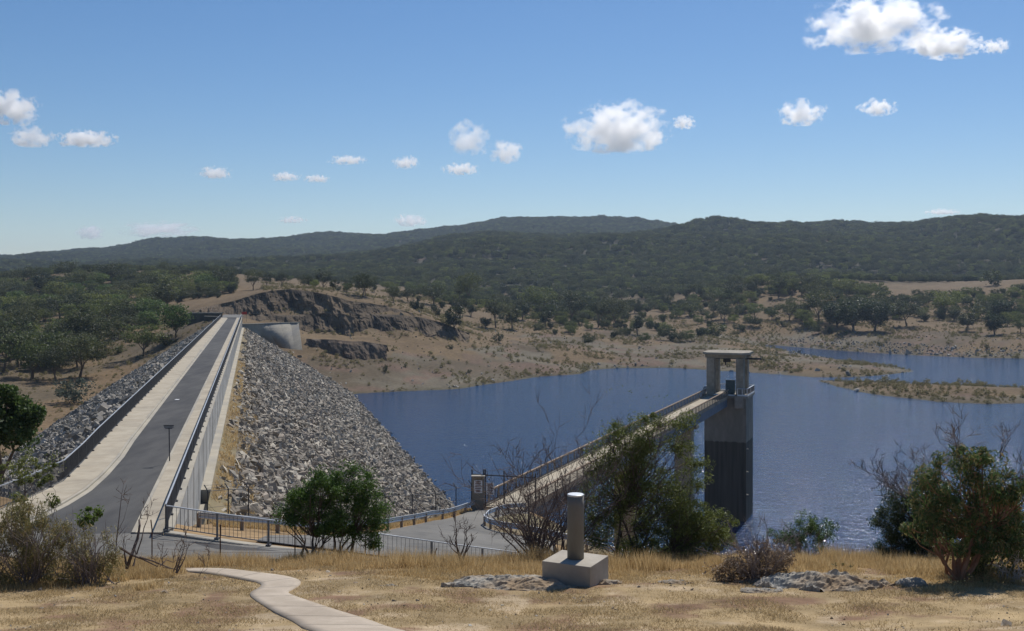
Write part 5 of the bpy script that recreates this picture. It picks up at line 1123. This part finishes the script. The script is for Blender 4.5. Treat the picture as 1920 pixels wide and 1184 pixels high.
# left broom-like brush
near_plant('brush', 'tall olive-brown broom-like brush at the left edge', 'shrub', 40, 26.0, [(30,1000,50,50),(80,1010,50,50),(20,1060,60,42),(90,1065,50,36),(50,960,40,26),(-30,1010,50,60)], 'leaf_brush', 'twig_grey', 71, per=13, clump=.18, nleaf=60, ls=.085, aspect=6, droop=-1.2, r0=.022, nhub=26, frac=1.0, hubh=.55, base_n=5, base_w=2.2, zsq=1.4)
near_plant('brush', 'slightly shorter grey-green brush right of the tallest brush clump', 'shrub', 165, 25.9, [(135,1035,38,42),(180,1040,40,45),(205,1055,22,38),(150,1082,55,24),(120,1000,26,26)], 'leaf_brush', 'twig_grey', 72, per=13, clump=.17, nleaf=56, ls=.08, aspect=6, droop=-1.2, r0=.02, nhub=24, frac=1.0, hubh=.55, base_n=5, base_w=1.5, zsq=1.4)
bare_shrub('bare_shrub', 'spiky upright dry stems poking out of the tallest left brush', 'shrub', 55, 25.8, 90, 171, 34, 1.25, .016, 'twig_grey', .5, 2, spread=.3)
bare_shrub('bare_shrub', 'spiky upright dry stems in front of the grey-green brush', 'shrub', 165, 25.7, 90, 172, 30, 1.0, .014, 'twig_grey', .55, 2, spread=.3)
near_plant('gum_sapling', 'leafy green gum sapling rising out of the left brush', 'tree', 60, 30, [(40,930,26,14),(70,905,22,12),(35,960,22,12),(95,945,18,10),(60,980,20,12)], 'leaf_olive', 'deadwood', 73, per=12, clump=.15, nleaf=34, ls=.09, aspect=2.6, droop=.6, r0=.025, nhub=6, frac=.9, hubh=.7)
near_plant('gum_sapling', 'short green-topped sapling with an arching stem between brush and road', 'tree', 165, 28.5, [(160,965,16,10),(172,975,20,10),(185,960,8,6),(150,980,10,7)], 'leaf_green', 'deadwood', 74, per=14, clump=.12, nleaf=34, ls=.09, aspect=2.6, droop=.6, r0=.025, nhub=4, frac=.9, hubh=.7)
near_plant('brush', 'upright olive shrub in front of the curved end of the left railing', 'shrub', 45, 45, [(35,900,38,26),(75,890,26,20),(25,870,30,16),(90,870,14,10),(60,860,26,10)], 'leaf_olive', 'deadwood', 76, per=2.2, clump=.24, nleaf=40, ls=.12, aspect=2.6, droop=.5, r0=.03, nhub=10, frac=.8, hubh=.6)
# tree crown at the left edge
near_plant('bright_tree', 'leafy bright green tree crown cut by the left edge above the railing', 'tree', -30, 60, [(5,770,45,45),(45,775,28,26),(20,815,36,28),(-50,800,60,60),(50,800,20,24),(10,740,22,18)], 'leaf_green', 'bark', 75, per=2.4, clump=.5, nleaf=90, ls=.2, aspect=2, droop=.5, r0=.14, nhub=8, frac=.6, hubh=.7)
# dead stumps and branches by the left brush
def dead(label, name, Y, lines, m='deadwood', side=None, seed=1):
    p0 = lines[0][0]; x = X_of(p0[0], Y); z = gpt(x, Y); root = empty(name, (x, Y, z), label=label, cat='dead wood'); g = np.random.default_rng(seed); mb = MB(); o = (x, Y, z)
    for pts, r in lines if isinstance(lines[0][1], float) else [(l[0], l[1]) for l in lines]: pass
    return root
def deadwood(name, label, Y, polys, seed):
    p0 = polys[0][0][0]; x = X_of(p0[0], Y); z = min(gpt(x, Y), Z_of(p0[1], Y)); root = empty(name, (x, Y, z), label=label, cat='dead wood'); g = np.random.default_rng(seed); mb = MB()
    for pts, r in polys:
        q = [local(a, b, Y + g.normal() * .05 + .12 * i, (x, Y, z)) for i, (a, b) in enumerate(pts)]; mb.tube(q, [r * (1 - .6 * i / (len(q) - 1)) for i in range(len(q))], 7)
    mb.build('dead_limbs', M['deadwood'], root)
    st = [(tuple(local(pl[-1][0], pl[-1][1], Y, (x, Y, z))), (0, 0, 1)) for pl, r in polys]; twigs(root, None, st, seed, 'deadwood', 2, .4, .007, .5, 2); return root
deadwood('dead_stump', 'leaning black dead stem beside the left brush', 27.6, [([(238,1066),(247,1040),(258,1010),(262,985),(261,975)], .055), ([(256,1040),(266,1010),(270,990),(276,975)], .022), ([(238,1066),(233,1035)], .04), ([(250,1062),(254,1045)], .03)], 3)
deadwood('fallen_log', 'forked fallen log lying between the black stem and the footpath', 27.4, [([(226,1028),(245,1040),(270,1050),(296,1063)], .035), ([(262,1045),(285,1052),(320,1066),(330,1068)], .025), ([(300,1062),(312,1050),(325,1055)], .018)], 4)
deadwood('broken_shrub', 'broken dark shrub stems at the start of the footpath', 27.2, [([(330,1075),(338,1050),(346,1025)], .022), ([(332,1075),(345,1050),(349,1038)], .02), ([(325,1072),(332,1055),(334,1040)], .015), ([(340,1060),(330,1068),(305,1064)], .018)], 5)
deadwood('dead_sapling', 'thin dead stem with forked twigs against the crest road', 28.0, [([(215,1060),(219,1010),(223,975),(228,930)], .02), ([(219,1000),(232,975),(240,945)], .008)], 6)
deadwood('dead_twig', 'thin forked twig standing beside the footpath start', 26.8, [([(370,1090),(376,1076),(388,1068),(391,1050)], .008), ([(376,1076),(384,1062)], .006)], 7)
# ------------------------------------------------------------------ grass
def blades(name, X, Y, H, Wd, m, label, lean, seed):
    g = np.random.default_rng(seed); n = len(X); Z = ground_z(X, Y) - .01; a = g.uniform(0, 6.283, n); l = lean * H * g.uniform(.3, 1.3, n); b = g.uniform(0, 6.283, n)
    wx = np.cos(a) * Wd / 2; wy = np.sin(a) * Wd / 2; tx = np.cos(b) * l; ty = np.sin(b) * l
    P0 = np.stack([X - wx, Y - wy, Z], 1); P1 = np.stack([X + wx, Y + wy, Z], 1); P2 = np.stack([X + tx, Y + ty, Z + H], 1)
    V = np.stack([P0, P1, P2], 1).reshape(-1, 3); o = npmesh(name, V, np.arange(n * 3).reshape(-1, 3), m); tag(o, label, kind='stuff'); return o
g = np.random.default_rng(91)
def off_path(x, y, pad=.02): return poly_sd(x, y, PATHPOLY) < -pad
n = 330000; y = np.sqrt(g.uniform(18.0 ** 2, 31.5 ** 2, n)); x = g.uniform(-.56, .56, n) * y; nn = fbm(x / 1.6, y / 1.6, 4); k = off_path(x, y) & (g.random(n) < np.clip(.75 + nn * 1.2, .15, 1)); x, y = x[k], y[k]
inm = (np.abs(x - 1.57) < .8) & (np.abs(y - 25.67) < .75); x, y = x[~inm], y[~inm]
blades('turf', x, y, g.uniform(.02, .06, len(x)) * (1 + 1.6 * np.clip(fbm(x * 1.3, y * 1.3, 4), -.4, 1)), np.full(len(x), .017), M['turf'], 'short parched brown turf of the foreground', 1.3, 1)
def edge(px): return np.interp(px, [-100, 230, 400, 560, 700, 900, 1100, 1300, 1480, 1600, 1700, 1800, 2100], [24.9, 25.3, 28.2, 28.9, 28.0, 27.4, 27.4, 27.0, 28.3, 28.0, 26.2, 25.2, 24.6])
gq = np.random.default_rng(98); n = 1500; y = np.sqrt(gq.uniform(18.5 ** 2, 29 ** 2, n)); x = gq.uniform(-.54, .54, n) * y; k = off_path(x, y, .05) & (fbm(x / 1.3, y / 1.3, 3) > .05); x, y = x[k], y[k]
rocks('gravel', np.stack([x, y, ground_z(x, y) + .005], 1), np.exp(gq.normal(size=len(x)) * .5) * .022, M['outcrop'], 'small loose stones lying in the parched turf', 9)
def tall(n, cond, name, label, h0, h1, seed, y0=24, y1=42):
    gg = np.random.default_rng(seed); nc = n // 40; yc = np.sqrt(gg.uniform(y0 ** 2, y1 ** 2, nc)); xc = gg.uniform(-.56, .56, nc) * yc; k = cond(CXP + FPX * xc / yc, yc, xc); xc, yc = xc[k], yc[k]
    x = np.repeat(xc, 40) + gg.normal(size=len(xc) * 40) * .13; y = np.repeat(yc, 40) + gg.normal(size=len(xc) * 40) * .13; hs = np.repeat(gg.uniform(h0, h1, len(xc)) * np.clip(.75 + 1.3 * fbm(xc / 1.7, yc / 1.7, 3), .3, 1.3) * np.clip((yc - edge(CXP + FPX * xc / yc) + .6) / 2.2, .35, 1), 40) * gg.uniform(.5, 1.1, len(x)); k = off_path(x, y, .12); x, y, hs = x[k], y[k], hs[k]
    blades(name, x, y, hs, np.full(len(x), .015), M['straw'], label, .45, seed)
def c1(px, y, x):
    lo = edge(px) - .4; return (y > lo + fbm(x * .7, y * .7, 4) * 4.0) & (y < np.interp(px, [0, 300, 750, 1000, 1400, 2000], [41, 40.5, 40, 39, 37, 37])) & ~((px > 250) & (px < 620) & (y > 29) & (y < 33) & (fbm(x, y, 3) < 0)) & ((y < 33) | (px > 1000) | (fbm(x + 5, y, 2) > .05))
tall(620000, c1, 'tall_grass', 'tall straw-coloured dry grass along the brow and around the shrubs', .2, .55, 93)
# dry grass behind the guard rail
gg = np.random.default_rng(95); n = 60000; px = gg.uniform(400, 900, n); y = np.interp(px, [400, 600, 725, 890], [52, 57, 63, 79]) + gg.uniform(-.2, 9, n); x = X_of(px, y); x0 = x - dam_axis(y); k = x0 > -2.4
blades('bank_grass', x[k], y[k], gg.uniform(.1, .3, k.sum()), np.full(k.sum(), .03), M['straw'], 'dry grass on the bank between guard rail and rocks', .5, 96)
gg = np.random.default_rng(97); n = 26000; y = 58 + (200 - 58) * gg.random(n) ** 1.5; u = gg.random(n) ** .8 * 3.4; x0 = -2.85 + u; k = fbm(x0 * .9, y * .35, 3) > -.12; y, x0 = y[k], x0[k]; zz = np.where(x0 < -1.5, -14.42 - (x0 + 2.96) * .45, -14.45 - (x0 + 2.95) / 1.64)
a = gg.uniform(0, 6.283, len(y)); H = gg.uniform(.1, .4, len(y)); X = x0 + dam_axis(y); wx, wy = np.cos(a) * .03, np.sin(a) * .03
V = np.stack([np.stack([X - wx, y - wy, zz - .02], 1), np.stack([X + wx, y + wy, zz - .02], 1), np.stack([X + gg.normal(size=len(y)) * .1, y + gg.normal(size=len(y)) * .1, zz + H], 1)], 1).reshape(-1, 3)
tag(npmesh('weeds', V, np.arange(len(V)).reshape(-1, 3), M['straw']), 'dry weeds on the earth strip beside the ledge of the wall', kind='stuff')
# ------------------------------------------------------------------ clouds
def cloud_material(seed, dens, flat, detail):
    m = bpy.data.materials.new('cloud'); m.use_nodes = True; nt = m.node_tree; N = nt.nodes; L = nt.links; N.remove(N['Principled BSDF'])
    pv = N.new('ShaderNodeVolumePrincipled'); pv.inputs['Color'].default_value = (1, 1, 1, 1); pv.inputs['Anisotropy'].default_value = 0.6
    tc = N.new('ShaderNodeTexCoord'); mp = N.new('ShaderNodeMapping'); mp.inputs['Location'].default_value = (seed * 3.1, seed * 1.7, seed); mp.inputs['Scale'].default_value = flat; L.new(tc.outputs['Object'], mp.inputs[0])
    n1 = N.new('ShaderNodeTexNoise'); n1.inputs['Scale'].default_value = 1.3; n1.inputs['Detail'].default_value = detail; n1.inputs['Roughness'].default_value = .62; L.new(mp.outputs[0], n1.inputs['Vector'])
    ln = N.new('ShaderNodeVectorMath'); ln.operation = 'LENGTH'; L.new(tc.outputs['Object'], ln.inputs[0])
    def math_(op, a, b=None, c=None):
        q = N.new('ShaderNodeMath'); q.operation = op
        for i, v in enumerate((a, b, c)):
            if v is None: continue
            if hasattr(v, 'links'): L.new(v, q.inputs[i])
            else: q.inputs[i].default_value = v
        return q.outputs[0]
    s = math_('ADD', math_('MULTIPLY', math_('SUBTRACT', n1.outputs[0], .5), 3.4), math_('SUBTRACT', .62, ln.outputs['Value']))
    s = math_('MULTIPLY', s, 4.0); s = math_('MINIMUM', math_('MAXIMUM', s, 0.0), 1.0)
    edge = math_('MINIMUM', math_('MAXIMUM', math_('MULTIPLY', math_('SUBTRACT', 1.0, ln.outputs['Value']), 8.0), 0.0), 1.0)
    L.new(math_('MULTIPLY', math_('MULTIPLY', s, edge), dens), pv.inputs['Density']); L.new(pv.outputs[0], N['Material Output'].inputs['Volume']); return m
CL = [(1640,50,150,62,'largest white cumulus cloud, high at the upper right'),(1770,85,85,34,'ragged right-hand tail of the largest cloud'),(1866,88,34,16,'small wisp just right of the largest cloud'),
 (1160,245,118,60,'big white cloud right of centre'),(1282,231,28,15,'small puff at the right tip of the central cloud'),
 (880,262,48,42,'wispy upright cloud left of centre'),(948,286,40,28,'rounded puff right of the wispy upright cloud'),(866,318,44,14,'flat little cloud below the wispy upright cloud'),
 (1502,214,60,28,'medium cloud between the central and the largest cloud'),(1645,203,44,19,'small flat-bottomed cloud below the largest cloud'),
 (18,205,64,40,'hazy white cloud cut by the left edge'),(58,258,50,24,'flat cloud below the one at the left edge'),(160,262,68,20,'slanting cloud streak near the left edge'),
 (403,325,42,14,'small slanting cloud streak left of centre'),(535,332,36,11,'left one of two tiny neighbouring clouds'),(595,336,32,9,'right one of two tiny neighbouring clouds'),
 (652,301,46,11,'thin flat cloud above the two tiny neighbours'),(762,306,32,15,'little round cloud above the hill, middle left'),(770,414,40,15,'bright little cloud just above the ridge, left of the summit'),
 (548,413,36,8,'faint pinkish cloud low over the ridge'),(300,432,92,19,'broad pale cloud bank low over the left ridge'),(170,437,32,17,'pale cloud left of the broad cloud bank'),(1767,398,44,7,'thin faint cloud low over the right-hand hills')]
for i, (px, row, rw, rh, lab) in enumerate(CL):
    D = float(np.interp(row, [40, 200, 300, 440], [6500, 8000, 9500, 13000])); s = D / FPX
    bpy.ops.mesh.primitive_ico_sphere_add(subdivisions=3, radius=1.0); o = bpy.context.object; o.name = 'cloud'; o.location = P(px, row, D); sx, sz = rw * s * (1.0 if rw > 60 else .95), rh * s * (1.05 if rw > 60 else 1.1); o.scale = (sx, min(sx, sz * 1.6) , sz)
    ar = sx / sz; big = rw > 80; o.data.materials.append(cloud_material(i + 1, (3.0 if rw > 60 and row < 350 else 1.7 if row < 350 else 1.6) / sz, (1.5 * min(ar, 3.0), 1.6, 1.5) if not big else (2.7, 2.0, 1.7), 8 if big else 7)); tag(o, lab, 'cloud')
    for v in o.data.vertices:
        if v.co.z < -.55: v.co.z = -.55 + (v.co.z + .55) * .3
# ------------------------------------------------------------------ air
hz = bpy.data.materials.new('haze'); hz.use_nodes = True; N = hz.node_tree.nodes; N.remove(N['Principled BSDF']); pv = N.new('ShaderNodeVolumePrincipled'); pv.inputs['Color'].default_value = (0.62, 0.78, 1.0, 1); pv.inputs['Density'].default_value = 7.0e-5; pv.inputs['Anisotropy'].default_value = .3
hz.node_tree.links.new(pv.outputs[0], N['Material Output'].inputs['Volume'])
if True:
    x0, x1, y0_, y1_, z0, z1 = -6600, 6600, -60, 6600, -70, 260
    o = MB().box(((x0 + x1) / 2, (y0_ + y1_) / 2, (z0 + z1) / 2), (x1 - x0, y1_ - y0_, z1 - z0)).build('haze', hz); tag(o, 'thin blue air between the dam and the far hills', kind='stuff')
